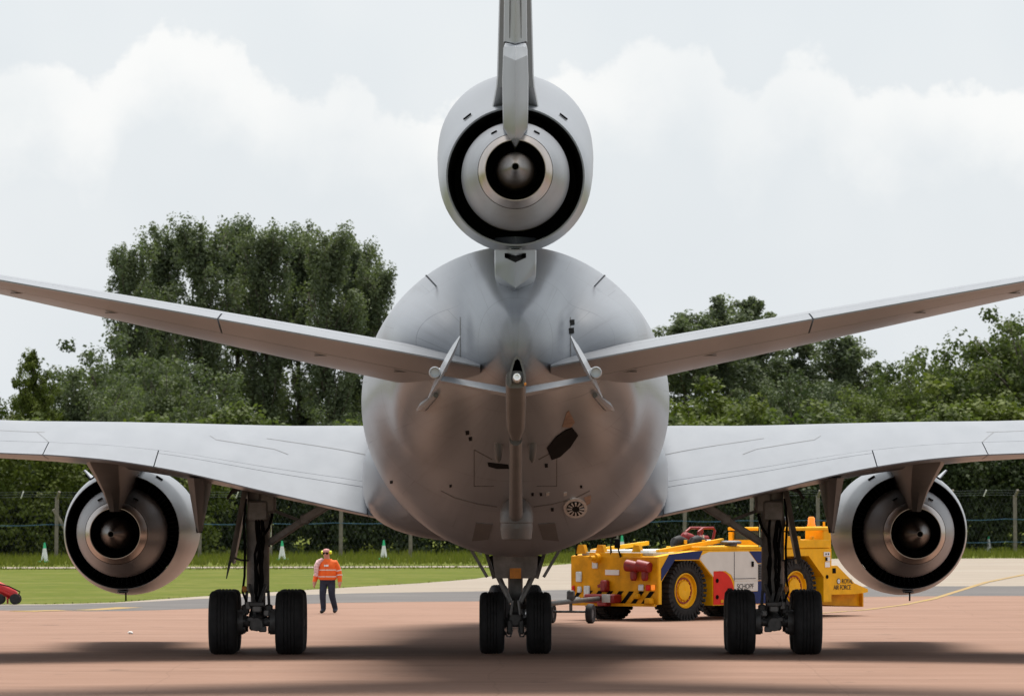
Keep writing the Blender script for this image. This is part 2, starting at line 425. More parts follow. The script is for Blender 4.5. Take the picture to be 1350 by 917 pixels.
def tri_mesh(name, V, m, per=3, tint=None):
    n = len(V); me = bpy.data.meshes.new(name)
    me.vertices.add(n * per); me.vertices.foreach_set('co', V.reshape(-1).astype(np.float32))
    me.loops.add(n * per); me.loops.foreach_set('vertex_index', np.arange(n * per, dtype=np.int32))
    me.polygons.add(n); me.polygons.foreach_set('loop_start', np.arange(0, n * per, per, dtype=np.int32))
    me.polygons.foreach_set('loop_total', np.full(n, per, dtype=np.int32))
    if tint is not None:
        at_ = me.attributes.new('tint', 'FLOAT', 'FACE'); at_.data.foreach_set('value', tint.astype(np.float32))
    me.materials.append(MATS[m] if isinstance(m, str) else m); me.update(calc_edges=True); me.validate()
    return me
def leaf_mat(name, dark, light, trans=0.3):
    m = bpy.data.materials.new(name); m.use_nodes = True; t = m.node_tree; t.nodes.clear()
    a = N(t, 'ShaderNodeAttribute', attribute_name='tint'); oi = N(t, 'ShaderNodeObjectInfo')
    f = mth(t, 'ADD', a.outputs['Fac'], mth(t, 'MULTIPLY_ADD', oi.outputs['Random'], 0.3, -0.15), clamp=True)
    c = mixc(t, f, dark, light)
    dfx = N(t, 'ShaderNodeBsdfPrincipled'); setin(dfx, Roughness=0.6); dfx.inputs['Specular IOR Level'].default_value = 0.1
    t.links.new(c, dfx.inputs['Base Color'])
    tr = N(t, 'ShaderNodeBsdfTranslucent'); t.links.new(mixc(t, 1.0, c, (1.0, 1.15, 0.5), 'MULTIPLY'), tr.inputs[0])
    mx = N(t, 'ShaderNodeMixShader'); mx.inputs[0].default_value = trans
    t.links.new(dfx.outputs[0], mx.inputs[1]); t.links.new(tr.outputs[0], mx.inputs[2])
    o = N(t, 'ShaderNodeOutputMaterial'); t.links.new(mx.outputs[0], o.inputs[0]); MATS[name] = m
leaf_mat('grass_blade', (0.095, 0.118, 0.018), (0.15, 0.155, 0.035), 0.3)
V = grass_blades()
go = bpy.data.objects.new('grass', tri_mesh('grass', V, 'grass_blade', 3, np.random.default_rng(1).random(len(V)))); COL.objects.link(go)
tag(go, 'short green lawn grass with a rough unmown verge by the fence', 'grass', None, 'stuff')

# ------------------------------------------------------------------ trees
leaf_mat('poplar_leaf', (0.08, 0.102, 0.062), (0.155, 0.18, 0.105), 0.3)
leaf_mat('oak_leaf', (0.05, 0.072, 0.028), (0.14, 0.165, 0.06), 0.35)
leaf_mat('willow_leaf', (0.045, 0.066, 0.032), (0.14, 0.165, 0.09), 0.2)
leaf_mat('dark_leaf', (0.056, 0.075, 0.042), (0.14, 0.165, 0.09), 0.33)
leaf_mat('bright_leaf', (0.04, 0.062, 0.012), (0.13, 0.155, 0.035), 0.25)
leaf_mat('hedge_leaf', (0.022, 0.034, 0.016), (0.062, 0.08, 0.034), 0.25)
mat('bark', (0.085, 0.07, 0.055), 0.9, var=0.35, scale=6, bump=0.6, bscale=12)

def leaves(centres, radii, count, size, rng, flat=1.0, tone=None):
    """leaf clumps: count leaf faces in each ball"""
    n = len(centres) * count
    c = np.repeat(centres, count, 0); r = np.repeat(radii, count)
    dv = rng.normal(size=(n, 3)); dv /= np.linalg.norm(dv, axis=1)[:, None]
    rad = rng.random(n) ** 0.45
    p = c + dv * (r * rad)[:, None] * np.array([1, 1, flat])
    a = rng.normal(size=(n, 3)); a /= np.linalg.norm(a, axis=1)[:, None]
    # leaves tend to face outward and up
    nrm = dv * 0.6 + np.array([0, 0, 0.5]) + rng.normal(size=(n, 3)) * 0.55; nrm /= np.linalg.norm(nrm, axis=1)[:, None]
    u = np.cross(nrm, a); u /= np.linalg.norm(u, axis=1)[:, None]; v = np.cross(nrm, u)
    s = rng.uniform(0.6, 1.25, n) * size; s1 = (s * 0.55)[:, None]; s2 = s[:, None]
    V = np.stack([p - u * s1, p - v * s2 * 0.5, p + u * s1, p + v * s2 * 0.5], 1)
    base = rng.normal(0.5, 0.2, len(centres)) if tone is None else tone
    tint = np.repeat(base, count) + rng.normal(0, 0.09, n)
    return V, np.clip(tint, 0, 1)

def branch_pts(p0, p1, bow, rng, n=5):
    p0, p1 = np.array(p0, float), np.array(p1, float); o = []
    for i in range(n):
        t = i / (n - 1); o.append(p0 + (p1 - p0) * t + np.array([0, 0, bow * math.sin(math.pi * t)]) + rng.normal(0, 0.06, 3) * (0 < i < n - 1))
    return o

def make_tree(kind, seed):
    """meshes (trunk, crown) for a tree of unit kind, natural size in metres"""
    rng = np.random.default_rng(seed); tb = MB(); cen, rad = [], []
    if kind == 'poplar':        # upright limbs hugging the trunk, plumed top
        H = 17.0
        tp = [(rng.normal(0, .06), rng.normal(0, .06), z) for z in np.linspace(-0.2, H - 1.2, 9)]
        tb.path(tp, list(np.linspace(0.26, 0.04, 9)), 8)
        for i in range(64):
            z = 2.4 + (H - 3.6) * rng.random() ** .85; a = rng.uniform(0, 2 * math.pi); q = (z - 2) / (H - 2)
            L = (1.0 - abs(q - 0.42) * 1.05) * rng.uniform(1.2, 2.7) + 0.3
            up = L * rng.uniform(1.1, 2.1)
            e = (math.cos(a) * L * .85, math.sin(a) * L * .85, min(z + up, H + rng.uniform(-0.9, 0.2)))
            bp = branch_pts((0, 0, z), e, -0.25 * L * .4, rng)
            tb.path(bp, [0.07, .055, .04, .03, .015], 5)
            for t in np.linspace(0.35, 1.0, 5):
                k = np.array(bp[min(4, int(t * 4))]) + rng.normal(0, 0.18, 3)
                cen.append(k); rad.append(rng.uniform(0.26, 0.62))
        for k in range(14):
            cen.append(np.array([rng.normal(0, .45), rng.normal(0, .45), H - rng.random() * 2.6])); rad.append(rng.uniform(.3, .5))
        cnt, size, flat = 92, 0.15, 1.6
    elif kind in ('oak', 'willow'):
        H = 9.0; Wd = 4.2
        tb.path([(0, 0, -.2), (.05, .03, 1.2), (-.05, .05, 2.6), (.1, 0, 5.5)], [.32, .26, .2, .08], 8)
        for i in range(46):
            a = rng.uniform(0, 2 * math.pi); ph = math.acos(rng.uniform(-0.55, 1))
            rr = min(.92 if ph < .6 else 1.03, rng.uniform(.72, 1.0) * (1 + 0.18 * math.sin(3 * a + seed) + .12 * math.sin(5 * ph + seed)))
            e = np.array([math.cos(a) * math.sin(ph) * Wd * rr, math.sin(a) * math.sin(ph) * Wd * rr, 5.0 + math.cos(ph) * 4.0 * rr])
            bp = branch_pts((0, 0, rng.uniform(1.4, 4.5)), e, 0.3, rng)
            tb.path(bp, [.09, .07, .05, .035, .015], 5)
            for t in (1, 2, 2, 3, 3, 4, 4):
                cen.append(np.array(bp[t]) + rng.normal(0, .32, 3)); rad.append(rng.uniform(.45, .85))
        cnt, size, flat = (84, 0.16, .8) if kind == 'oak' else (74, 0.16, .8)
    elif kind == 'spire':       # ragged tall tree with bare leaders
        H = 13.5
        tb.path([(0, 0, -.2), (.1, 0, 4), (-.1, .1, 8), (.15, 0, H - .4)], [.26, .2, .12, .03], 8)
        for i in range(40):
            z = rng.uniform(2.0, H - 1.0); a = rng.uniform(0, 2 * math.pi); q = z / H
            L = (1.1 - q) * 3.6 * rng.uniform(.6, 1.1) + .5
            bp = branch_pts((0, 0, z), (math.cos(a) * L, math.sin(a) * L, z + L * rng.uniform(.25, .8)), -.2, rng)
            tb.path(bp, [.07, .05, .04, .03, .012], 5)
            for t in (1, 2, 3, 3, 4, 4):
                cen.append(np.array(bp[t]) + rng.normal(0, .28, 3)); rad.append(rng.uniform(.22, .62))
        for k in range(44):
            q = rng.random() ** .7; cen.append(np.array([.1 + rng.normal(0, .15 + .5 * (1 - q)), rng.normal(0, .15 + .5 * (1 - q)), H * (.55 + .44 * q)])); rad.append(.5 - .22 * q)
        cnt, size, flat = 90, 0.15, 0.95
    else:                       # bush
        tb.path([(0, 0, -.2), (.1, 0, 1.0), (.0, .1, 2.0)], [.12, .1, .04], 6)
        for i in range(40):
            a = rng.uniform(0, 2 * math.pi); ph = math.acos(rng.uniform(-.2, 1)); rr = rng.uniform(.6, 1.0)
            e = np.array([math.cos(a) * math.sin(ph) * 2.4 * rr, math.sin(a) * math.sin(ph) * 2.4 * rr, 1.3 + math.cos(ph) * 2.5 * rr])
            bp = branch_pts((0, 0, .3), e, .2, rng); tb.path(bp, [.05, .04, .03, .02, .01], 4)
            for t in (2, 3, 4, 4):
                cen.append(np.array(bp[t]) + rng.normal(0, .2, 3)); rad.append(rng.uniform(.3, .6))
        cnt, size, flat = 130, 0.105, .85
    cen, rad = np.array(cen), np.array(rad)
    V, tint = leaves(cen, rad, cnt, size, rng, flat)
    return tb, V, tint
TREES = {}
def tree_proto(kind, var, leaf):
    key = (kind, var, leaf)
    if key not in TREES:
        tb, V, tint = make_tree(kind, 11 + var * 7 + len(kind))
        t = tb.build('trunk', 'bark', sharp=None); COL.objects.unlink(t); tm = t.data; bpy.data.objects.remove(t)
        TREES[key] = (tm, tri_mesh('crown', V, leaf, 4, tint))
    return TREES[key]
def tree(name, kind, var, leaf, x, ytop, Y, label, cat='tree', wide=1.0, group=None, h0=None):
    tm, cm = tree_proto(kind, var, leaf)
    nat = {'poplar': 17.0, 'oak': 9.4, 'willow': 9.4, 'spire': 13.6, 'bush': 4.0}[kind]
    top = CAM_H + (606 - ytop) * Y / FOC; s = top / nat
    r = thing(name, label, cat, ((x - 679.5) * Y / FOC, Y, -0.02), random.uniform(0, 6.28), group)
    r.scale = (s * wide, s * wide, s)
    for nm, me in (('trunk', tm), ('crown', cm)):
        o = bpy.data.objects.new(nm, me); COL.objects.link(o); o.parent = r
    return r
G1 = 'poplars behind the fence at left'
for x, yt, Y, v, wd, lb in [
    (172, 326, 384, 0, .78, 'slim outermost poplar at the left end of the tall row'),
    (222, 306, 392, 1, .9, 'tall poplar second from the left end of the row'),
    (268, 300, 386, 2, .95, 'tall poplar with full plume, third from the left end'),
    (312, 297, 394, 3, .9, 'tallest poplar of the row, fourth from the left end'),
    (352, 302, 388, 0, .92, 'tall poplar at the middle of the dense row'),
    (394, 303, 395, 1, .9, 'tall poplar just right of the middle of the row'),
    (432, 311, 386, 2, .92, 'poplar third from the right end of the tall row'),
    (470, 322, 393, 3, .88, 'poplar next to the right end of the tall row'),
    (500, 352, 388, 1, .85, 'lower poplar at the right end, beside the fuselage'),
    (205, 372, 402, 3, .9, 'shorter poplar standing behind the left end of the row'),
]:
    tree('poplar_tree', 'poplar', v, 'poplar_leaf', x, yt, Y, lb, 'tree', wd, G1)
for name, kind, v, leaf, x, yt, Y, wd, lb, cat in [
    ('broadleaf_tree', 'oak', 0, 'dark_leaf', 150, 432, 360, 1.05, 'dark rounded tree in front of the left poplars', 'tree'),
    ('broadleaf_tree', 'oak', 1, 'dark_leaf', 222, 452, 352, .9, 'dark bushy tree below the poplars left of the tailplane', 'tree'),
    ('broadleaf_tree', 'oak', 2, 'dark_leaf', 108, 470, 345, .8, 'mid green tree stepping down left of the poplars', 'tree'),
    ('sapling_tree', 'spire', 0, 'bright_leaf', 44, 458, 340, .72, 'thin airy young tree near the left edge', 'tree'),
    ('broadleaf_tree', 'oak', 1, 'bright_leaf', 10, 508, 345, .9, 'yellow green tree cut by the left edge', 'tree'),
    ('shrub', 'bush', 0, 'bright_leaf', 72, 545, 322, 1.0, 'bright green shrub just above the left wing', 'shrub'),
    ('broadleaf_tree', 'oak', 0, 'dark_leaf', 420, 535, 375, .9, 'low dark tree between the poplar trunks and the fuselage', 'tree'),
    ('broadleaf_tree', 'oak', 2, 'dark_leaf', 300, 530, 372, .9, 'low dark tree under the middle poplars', 'tree'),
    ('broadleaf_tree', 'oak', 1, 'dark_leaf', 498, 530, 372, .8, 'low dark tree close beside the left of the fuselage', 'tree'),
    ('ragged_tree', 'spire', 1, 'poplar_leaf', 903, 410, 380, 1.15, 'ragged tall tree right beside the fuselage', 'tree'),
    ('ragged_tree', 'spire', 2, 'poplar_leaf', 946, 386, 384, 1.1, 'ragged tree with twin leaders right of the fuselage', 'tree'),
    ('ragged_tree', 'spire', 0, 'poplar_leaf', 988, 388, 390, 1.1, 'tallest ragged tree poking above the right tailplane', 'tree'),
    ('ragged_tree', 'spire', 1, 'poplar_leaf', 1115, 440, 382, 1.25, 'ragged tree under the middle of the right tailplane', 'tree'),
    ('ragged_tree', 'spire', 0, 'poplar_leaf', 1055, 440, 386, 1.3, 'broad ragged tree behind the right tailplane', 'tree'),
    ('broadleaf_tree', 'oak', 2, 'oak_leaf', 1158, 478, 372, .95, 'low dark tree in the dip of the right skyline', 'tree'),
    ('silvery_tree', 'willow', 1, 'willow_leaf', 1062, 478, 366, .9, 'grey green willow behind the right wing', 'tree'),
    ('silvery_shrub', 'willow', 2, 'willow_leaf', 982, 486, 352, .62, 'small silvery willow right of the fuselage', 'tree'),
    ('shrub', 'bush', 1, 'bright_leaf', 905, 495, 330, 1.1, 'light green shrub touching the right of the fuselage', 'shrub'),
    ('shrub', 'bush', 0, 'oak_leaf', 1025, 506, 330, 1.25, 'dense mid green shrub above the right wing', 'shrub'),
    ('shrub', 'bush', 2, 'bright_leaf', 950, 530, 325, .9, 'low pale green shrub above the right wing root', 'shrub'),
    ('shrub', 'bush', 1, 'willow_leaf', 1125, 535, 330, .9, 'pale low shrub above the middle of the right wing', 'shrub'),
    ('broadleaf_tree', 'oak', 0, 'oak_leaf', 1205, 468, 360, .85, 'rounded dark tree at the start of the right wood', 'tree'),
    ('broadleaf_tree', 'oak', 1, 'oak_leaf', 1258, 436, 362, .9, 'rounded tree rising below the right tailplane tip', 'tree'),
    ('broadleaf_tree', 'oak', 2, 'oak_leaf', 1318, 402, 366, .95, 'tall rounded tree at the right edge of the wood', 'tree'),
    ('broadleaf_tree', 'oak', 0, 'oak_leaf', 1372, 388, 360, .95, 'tallest broad tree cut by the right edge', 'tree'),
    ('shrub', 'bush', 2, 'bright_leaf', 1315, 506, 335, 1.3, 'yellow green shrub above the outer right wing', 'shrub'),
    ('shrub', 'bush', 1, 'oak_leaf', 1200, 540, 335, 1.3, 'dark shrub above the right engine', 'shrub'),
]:
    tree(name, kind, v, leaf, x, yt, Y, lb, cat, wd)

# the dense hedge behind the fence reads as one mass
def hedge(name, label, leaf, seed, X0, X1, Yc, hmin, hmax, n, size, cnt, yslope):
    rng = np.random.default_rng(seed)
    x = rng.uniform(X0, X1, n)
    ht = hmin + (hmax - hmin) * (0.5 + 0.28 * np.sin(x * 0.55 + seed) + 0.22 * np.sin(x * 1.37 + 2 * seed)) 
    z = rng.random(n) ** 0.8 * ht
    y = Yc + yslope * x + rng.uniform(-1.6, 1.6, n) * (1 - 0.4 * z / hmax)
    V, t = leaves(np.stack([x, y, z], 1), rng.uniform(.35, .75, n), cnt, size, rng, .85)
    o = bpy.data.objects.new(name, tri_mesh(name, V, leaf, 4, t)); COL.objects.link(o)
    return tag(o, label, 'hedge', None, 'stuff')
hedge('hedge', 'dense dark hedge directly behind the perimeter fence', 'hedge_leaf', 4, -29, 31, 300, 3.4, 5.4, 3400, 0.17, 46, 0.35)
hedge('undergrowth', 'taller mixed undergrowth filling the wood behind the hedge', 'oak_leaf', 9, -32, 34, 322, 4.5, 6.6, 2600, 0.22, 40, 0.2)
hedge('bramble', 'yellow green bramble scrub topping the hedge at left', 'bright_leaf', 5, -27, -12, 297, 4.0, 5.6, 500, 0.16, 46, 0.35)

# ------------------------------------------------------------------ perimeter fence
mat('concrete_post', (0.19, 0.165, 0.135), 0.9, var=0.25, scale=5)
mat('wire', (0.22, 0.24, 0.25), 0.5, 0.6, var=0.1)
mat('white_bracket', (0.75, 0.75, 0.73), 0.6, var=0.1)
mat('blue_rope', (0.045, 0.14, 0.24), 0.6, var=0.15)
FA, FB = Vector((-27.5, 281.5, 0)), Vector((29.5, 303.5, 0))
fdir = (FB - FA).normalized(); flen = (FB - FA).length
fr = thing('chain_link_fence', 'chain link perimeter fence with concrete posts and barbed wire before the hedge', 'fence', tuple(FA), math.atan2(fdir.y, fdir.x))
post_me = None
def fence_post():
    b = MB(); b.box((0, 0, 1.15), (.13, .13, 2.7), .015); b.bar((0, 0, 2.4), (.0, -.3, 2.72), .1, .1, (1, 0, 0), .01)
    return b
np_ = int(flen / 3.06)
for i in range(np_ + 1):
    if post_me is None:
        p = fence_post().build('fence_post', 'concrete_post', fr); post_me = p.data
    else:
        p = bpy.data.objects.new('fence_post', post_me); COL.objects.link(p); p.parent = fr
    p.location = (i * 3.06 + 0.35, 0, 0); p.rotation_euler = (random.uniform(-.02, .02), random.uniform(-.012, .012), random.uniform(-.1, .1))
    if i < np_:
        b = MB(); b.bar((0, -.05, 2.45), (.05, -.22, 2.72), .035, .035)
        q = b.build('wire_bracket', 'white_bracket', fr); q.location = (i * 3.06 + 1.9, 0, 0)
# braced straining posts
for off in (9.35, 9.05):
    pass
b = MB(); b.bar((9.4, -.02, 2.0), (10.6, -.05, 0.0), .12, .12, (0, 1, 0), .01); b.build('brace_post', 'concrete_post', fr)
for k, z in enumerate((2.5, 2.6, 2.7)):
    b = MB(); b.path([(x, -.12 - .07 * k, z - .02 * math.sin(x * 2.05)) for x in np.linspace(0, flen, 60)], .006, 4); b.build('barbed_wire', 'wire', fr)
b = MB(); b.path([(x, -.09, 1.42 - .05 * abs(math.sin(x * 1.03 - .1)) + .0022 * (x - 20)) for x in np.linspace(0, flen, 160)], .011, 5); b.build('tape_line', 'blue_rope', fr)
b = MB(); b.path([(x, -.10, .52 - .04 * abs(math.sin(x * 1.03 - .1))) for x in np.linspace(flen * .62, flen, 60)], .010, 5); b.build('tape_line', 'blue_rope', fr)
b = MB()
for k in range(int(flen / .2)):
    for sg in (1, -1):
        x = k * .2
        b.add([(x, -.08, .02), (x + .0022, -.08, .02), (x + sg * 1.15 + .0022, -.08, 2.38), (x + sg * 1.15, -.08, 2.38)], [(0, 1, 2, 3)])
o = b.build('chain_link_mesh', 'wire', fr, fix=False, sharp=None); o['kind'] = 'stuff'

# ------------------------------------------------------------------ traffic cones
mat('cone_green', (0.03, 0.50, 0.22), 0.5, var=0.1); mat('cone_white', (0.72, 0.72, 0.70), 0.5, var=0.12, scale=9); mat('cone_blue', (0.08, 0.32, 0.62), 0.5, var=0.1)
def cone(x, y, label, band='cone_green', base='cone_green', h=.78, Y=None):
    if Y is None: X, Y = gnd(x, y)
    else: X = (x - 679.5) * Y / FOC
    r = thing('traffic_cone', label, 'cone', (X, Y, 0), random.uniform(-.5, .5), 'traffic cones along the fence')
    q = h / .78
    MB().box((0, 0, .03), (.40 * q, .40 * q, .06), .015).build('base', base, r)
    MB().lathe([(.06, .15 * q), (.10 * q, .135 * q), (.56 * q, .062 * q)], (0, 0, 0), (0, 0, 1), 20, (True, True)).build('body', 'cone_white', r)
    MB().lathe([(.56 * q, .064 * q), (.74 * q, .036 * q), (.78 * q, .03 * q)], (0, 0, 0), (0, 0, 1), 20, (True, True)).build('tip', band, r)
cone(59, 741, 'green tipped cone at far left beside a fence post')
cone(372, 738, 'green tipped cone seen beside the left main landing gear')
cone(506, 737, 'green tipped cone between the walking man and the fuselage')
cone(820, 734, 'green tipped cone just above the yellow tug deck', h=.9)
cone(1303, 727, 'green tipped cone right of the right engine', base='cone_white')
cone(971, 735, 'blue tipped cone behind the tug, left of its neighbour', 'cone_blue', 'cone_white', 1.0)
cone(978, 733, 'taller blue tipped cone behind the tug', 'cone_blue', 'cone_white', 1.12)
cone(990, 731, 'green tipped cone behind the tug, right of the blue ones', h=.85)

# ================================================================== AIRCRAFT
AO = Vector((0, 145, 0))
plane = thing('tanker_aircraft', 'grey three engined tanker jet seen from straight behind on the apron', 'aircraft', tuple(AO))
def part(b, name, m, parent=None, **k):
    """parts are modelled in world metres, stored relative to the aircraft's base"""
    return b.build(name, m, parent if parent is not None else plane, org=AO, **k)

# ---- fuselage
FS = [  # Y, top, bottom, half width, height of widest point
    (122.9, 6.25, 5.85, .06, 6.03), (123.0, 6.45, 5.68, .20, 6.03), (123.3, 6.62, 5.52, .38, 6.02), (124.0, 6.83, 5.32, .70, 6.0), (125.0, 7.05, 5.12, 1.06, 5.95), (126.5, 7.35, 4.78, 1.5, 5.9),
    (128.5, 7.68, 4.25, 2.02, 5.72), (131, 7.95, 3.58, 2.52, 5.46), (133.5, 8.06, 2.95, 2.83, 5.24), (136, 8.09, 2.42, 2.98, 5.12),
    (138, 8.09, 2.15, 3.01, 5.08), (140.5, 8.09, 2.07, 3.01, 5.08), (150, 8.09, 2.07, 3.01, 5.08), (164, 8.09, 2.07, 3.01, 5.08), (168, 7.8, 2.15, 2.8, 5.0), (172, 6.7, 2.55, 2.0, 4.65), (174.5, 5.4, 3.2, 1.1, 4.3), (175.5, 4.5, 4.0, .25, 4.2)]
_fc = list(zip(*FS))
def fus(Y):
    return tuple(float(pchip(_fc[0], _fc[k], Y)) for k in (1, 2, 3, 4))
NR = 144
def tail_sculpt(x, y, z):
    """outward swell of the tailplane root fairings, and aft swell of the ridged tail cone"""
    ax = abs(x); fade = max(0.0, min(1.0, (134.0 - y) / 3.0))
    # root fairing: a rounded scoop below each tailplane root and a shoulder above it
    d1 = math.hypot((ax - 1.62) / .62, (z - 5.05) / (1.05 if z < 5.05 else 1.5))
    g1 = math.exp(-(d1 ** 4))
    d2 = math.hypot((ax - 1.75) / .75, (z - 6.45) / .55)
    g2 = math.exp(-(d2 ** 2.5))
    hollow = math.exp(-(((ax - 1.02) / .22) ** 2)) * math.exp(-(((z - 6.35) / .75) ** 2))
    ridge = math.exp(-((ax / .60) ** 6)) * math.exp(-(((z - 6.35) / .85) ** 4))
    crease = math.exp(-((ax / .09) ** 2)) * math.exp(-(((z - 6.3) / .8) ** 2))
    return fade * (.34 * g1 + .34 * g2 - .30 * hollow), fade * (.30 * ridge - .06 * crease)
def fus_ring(Y):
    t, b_, hw, zw = fus(Y); r = []
    for k in range(NR):
        a = 2 * math.pi * (k + .5) / NR; c, s_ = math.cos(a), math.sin(a)
        x = hw * c; z = zw + (t - zw) * s_ if s_ >= 0 else zw + (zw - b_) * s_
        o_, aft = tail_sculpt(x, Y, z)
        r.append((x + c * .62 * o_, Y - .68 * o_ - aft, z + s_ * .38 * o_))
    return r
Ys = list(np.linspace(122.9, 140, 130)) + list(np.linspace(141, 164, 18)) + list(np.linspace(165, 175.5, 20))
b = MB(); b.loft([fus_ring(y) for y in Ys])
fuselage = part(b, 'fuselage', 'paint', sharp=60)

def fus_point(X, Y, lower=True):
    """point on the skin at station Y and offset X, upper or lower side"""
    t, b_, hw, zw = fus(Y); q = math.sqrt(max(0, 1 - (X / hw) ** 2))
    return Vector((X, Y, zw - (zw - b_) * q if lower else zw + (t - zw) * q))
from mathutils.bvhtree import BVHTree
_bvh = BVHTree.FromPolygons([Vector(v) for v in b.v], b.f)
def skin_hit(px, py):
    """where the sight line through a photo point meets the aft fuselage: its real place on the skin"""
    o_ = Vector((0, 0, CAM_H)); d_ = (at(px, py, 130) - o_).normalized()
    p, n, i, dist = _bvh.ray_cast(o_, d_)
    if n.dot(d_) > 0: n = -n
    return p, n
def skin_patch(name, m, pts, th=.012, parent=None, sink=0.0, label=None):
    """a small panel, lip or scoop lying on the skin, given by its outline"""
    bm = bmesh.new(); f = bm.faces.new([bm.verts.new((x, y, 0)) for x, y in pts])
    f.normal_update(); bmesh.ops.triangulate(bm, faces=[f], ngon_method='EAR_CLIP')
    for _ in range(3):
        lg = [e for e in bm.edges if e.calc_length() > 9]
        if lg: bmesh.ops.subdivide_edges(bm, edges=lg, cuts=1); bmesh.ops.triangulate(bm, faces=bm.faces[:])
    bm.verts.index_update(); n = len(bm.verts)
    hits = [skin_hit(v.co.x, v.co.y) for v in bm.verts]
    hi = [p + nn * th for p, nn in hits]; lo = [p - nn * .01 for p, nn in hits]
    fs = [tuple(v.index for v in f.verts) for f in bm.faces]
    fs += [(e.verts[0].index, e.verts[1].index, n + e.verts[1].index, n + e.verts[0].index) for e in bm.edges if len(e.link_faces) == 1]
    bm.free(); b = MB(); b.add(hi + lo, fs)
    return part(b, name, m, parent or fuselage, sharp=30, label=label)
# vents, scoops, drains and probes on the rear fuselage
skin_patch('exhaust_vent', 'black', [(721, 590), (733, 575), (746, 566), (754, 563), (762, 573), (752, 588), (738, 601), (727, 605)], .02, label='sooty black exhaust vent')
skin_patch('scorched_panel', 'copper', [(741, 562), (747, 543), (750, 541), (758, 556), (752, 563)], .01)
skin_patch('drain_slot', 'black', [(643, 609), (670, 612), (671, 617), (655, 617), (644, 614)], .012)
for k, (x0, y0, s_) in enumerate([(616, 570, 2.2), (620, 578, 2.0), (516, 635, 1.6), (594, 640, 1.4), (766, 641, 1.4), (720, 613, 2), (754, 425, 3), (753, 436, 3.2), (702, 651, 1.6), (713, 651, 1.6), (728, 671, 1.8)]):
    skin_patch('drain_port', 'black', [(x0 - s_, y0 - s_), (x0 + s_, y0 - s_ * 1.2), (x0 + s_ * 1.1, y0 + s_), (x0 - s_ * .8, y0 + s_ * 1.2)], .012)
for x0 in (722, 745):
    skin_patch('port_light', 'vent_light', [(x0 - 2, 649), (x0 + 2, 648), (x0 + 2, 652), (x0 - 2, 653)], .012)
p, n = skin_hit(758, 668)
ring = lambda r_, k_: [(758 + r_ * math.cos(2 * math.pi * i / k_), 668 + r_ * .82 * math.sin(2 * math.pi * i / k_)) for i in range(k_)]
rv = skin_patch('round_vent', 'vent_light', ring(15.5, 28), .03, label='pale round vent with dark petals')
skin_patch('vent_throat', 'black', ring(11.5, 24), .04, rv)
for k in range(12):
    a = 2 * math.pi * k / 12
    skin_patch('vent_petal', 'vent_light', [(758 + r_ * math.cos(a + d_), 668 + r_ * .82 * math.sin(a + d_)) for r_, d_ in ((5, -.12), (11, -.1), (11, .1), (5, .12))], .05, rv)
skin_patch('scorched_panel', 'copper', [(770, 655), (779, 652), (778, 662), (773, 666)], .01)
for sx in (-1, 1):
    X = lambda v: 679.5 + sx * v
    # small blade aerials on the upper shoulders
    p, n = skin_hit(X(104), 377)
    b = MB(); b.bar(p - n * .05, p + n * .18 + Vector((sx * .10, -.05, .05)), .05, .02); part(b, 'blade_aerial', 'paint_panel', fuselage)
    # stowage blisters below the tailplane and drain masts beside the boom
    p, n = skin_hit(X(22), 586)
    b = MB(); b.lathe([(-.3, .01), (-.22, .06), (0, .085), (.22, .075), (.32, .02)], p + n * .05, (0, -.35, 1), 12); part(b, 'drain_mast', 'boom_grey', fuselage)
    p0, n0 = skin_hit(X(126), 538); p1, n1 = skin_hit(X(103), 518)
    b = MB(); b.path([p0 + n0 * .05, (p0 + p1) / 2 + (n0 + n1) * .07, p1 + n1 * .05], [.03, .09, .05], 8); part(b, 'fin_rest', 'paint_panel', fuselage)
    # access panel outline strips near the tail cone
    skin_patch('seal_strip', 'boom_grey', [(X(72), 418), (X(73.2), 418), (X(73.2), 476), (X(72), 476)], .006)
    # faint lap joints on the belly
    skin_patch('lap_joint', 'boom_grey', [(X(98), 646), (X(80), 655), (X(50), 663), (X(24), 667), (X(24), 668.2), (X(50), 664.4), (X(80), 656.4), (X(98), 647.2)], .006)
    skin_patch('access_door', 'boom_grey', [(X(30), 690), (X(52), 688), (X(57), 712), (X(36), 710)], .015)
    for q0, q1 in (((54, 592), (54, 640)), ((28, 640), (54, 640)), ((30, 605), (54, 592))):
        skin_patch('hatch_seam', 'gear_dark', [(X(q0[0]), q0[1]), (X(q0[0] + .9), q0[1] + .9), (X(q1[0] + .9), q1[1] + .9), (X(q1[0]), q1[1])], .004)

# ---- belly / wing root fairing
b = MB(); rings = []
for Y, hw, bot, topz in [(138.6, 2.2, 2.75, 4.4), (139.4, 2.75, 2.5, 4.6), (140.6, 3.0, 2.38, 4.8), (142, 3.09, 2.33, 4.9), (146, 3.14, 2.28, 4.9), (152, 3.14, 2.25, 4.9), (157, 3.05, 2.3, 4.8), (160, 2.8, 2.6, 4.6)]:
    zc, hz = (bot + topz) / 2, (topz - bot) / 2; r_ = []
    for k in range(48):
        a = 2 * math.pi * k / 48; c, s_ = math.cos(a), math.sin(a); e = 2 / 3.0
        r_.append((hw * math.copysign(abs(c) ** e, c), Y, zc + hz * math.copysign(abs(s_) ** e, s_)))
    rings.append(r_)
b.loft(rings); part(b, 'belly_fairing', 'paint_plain', sharp=60)

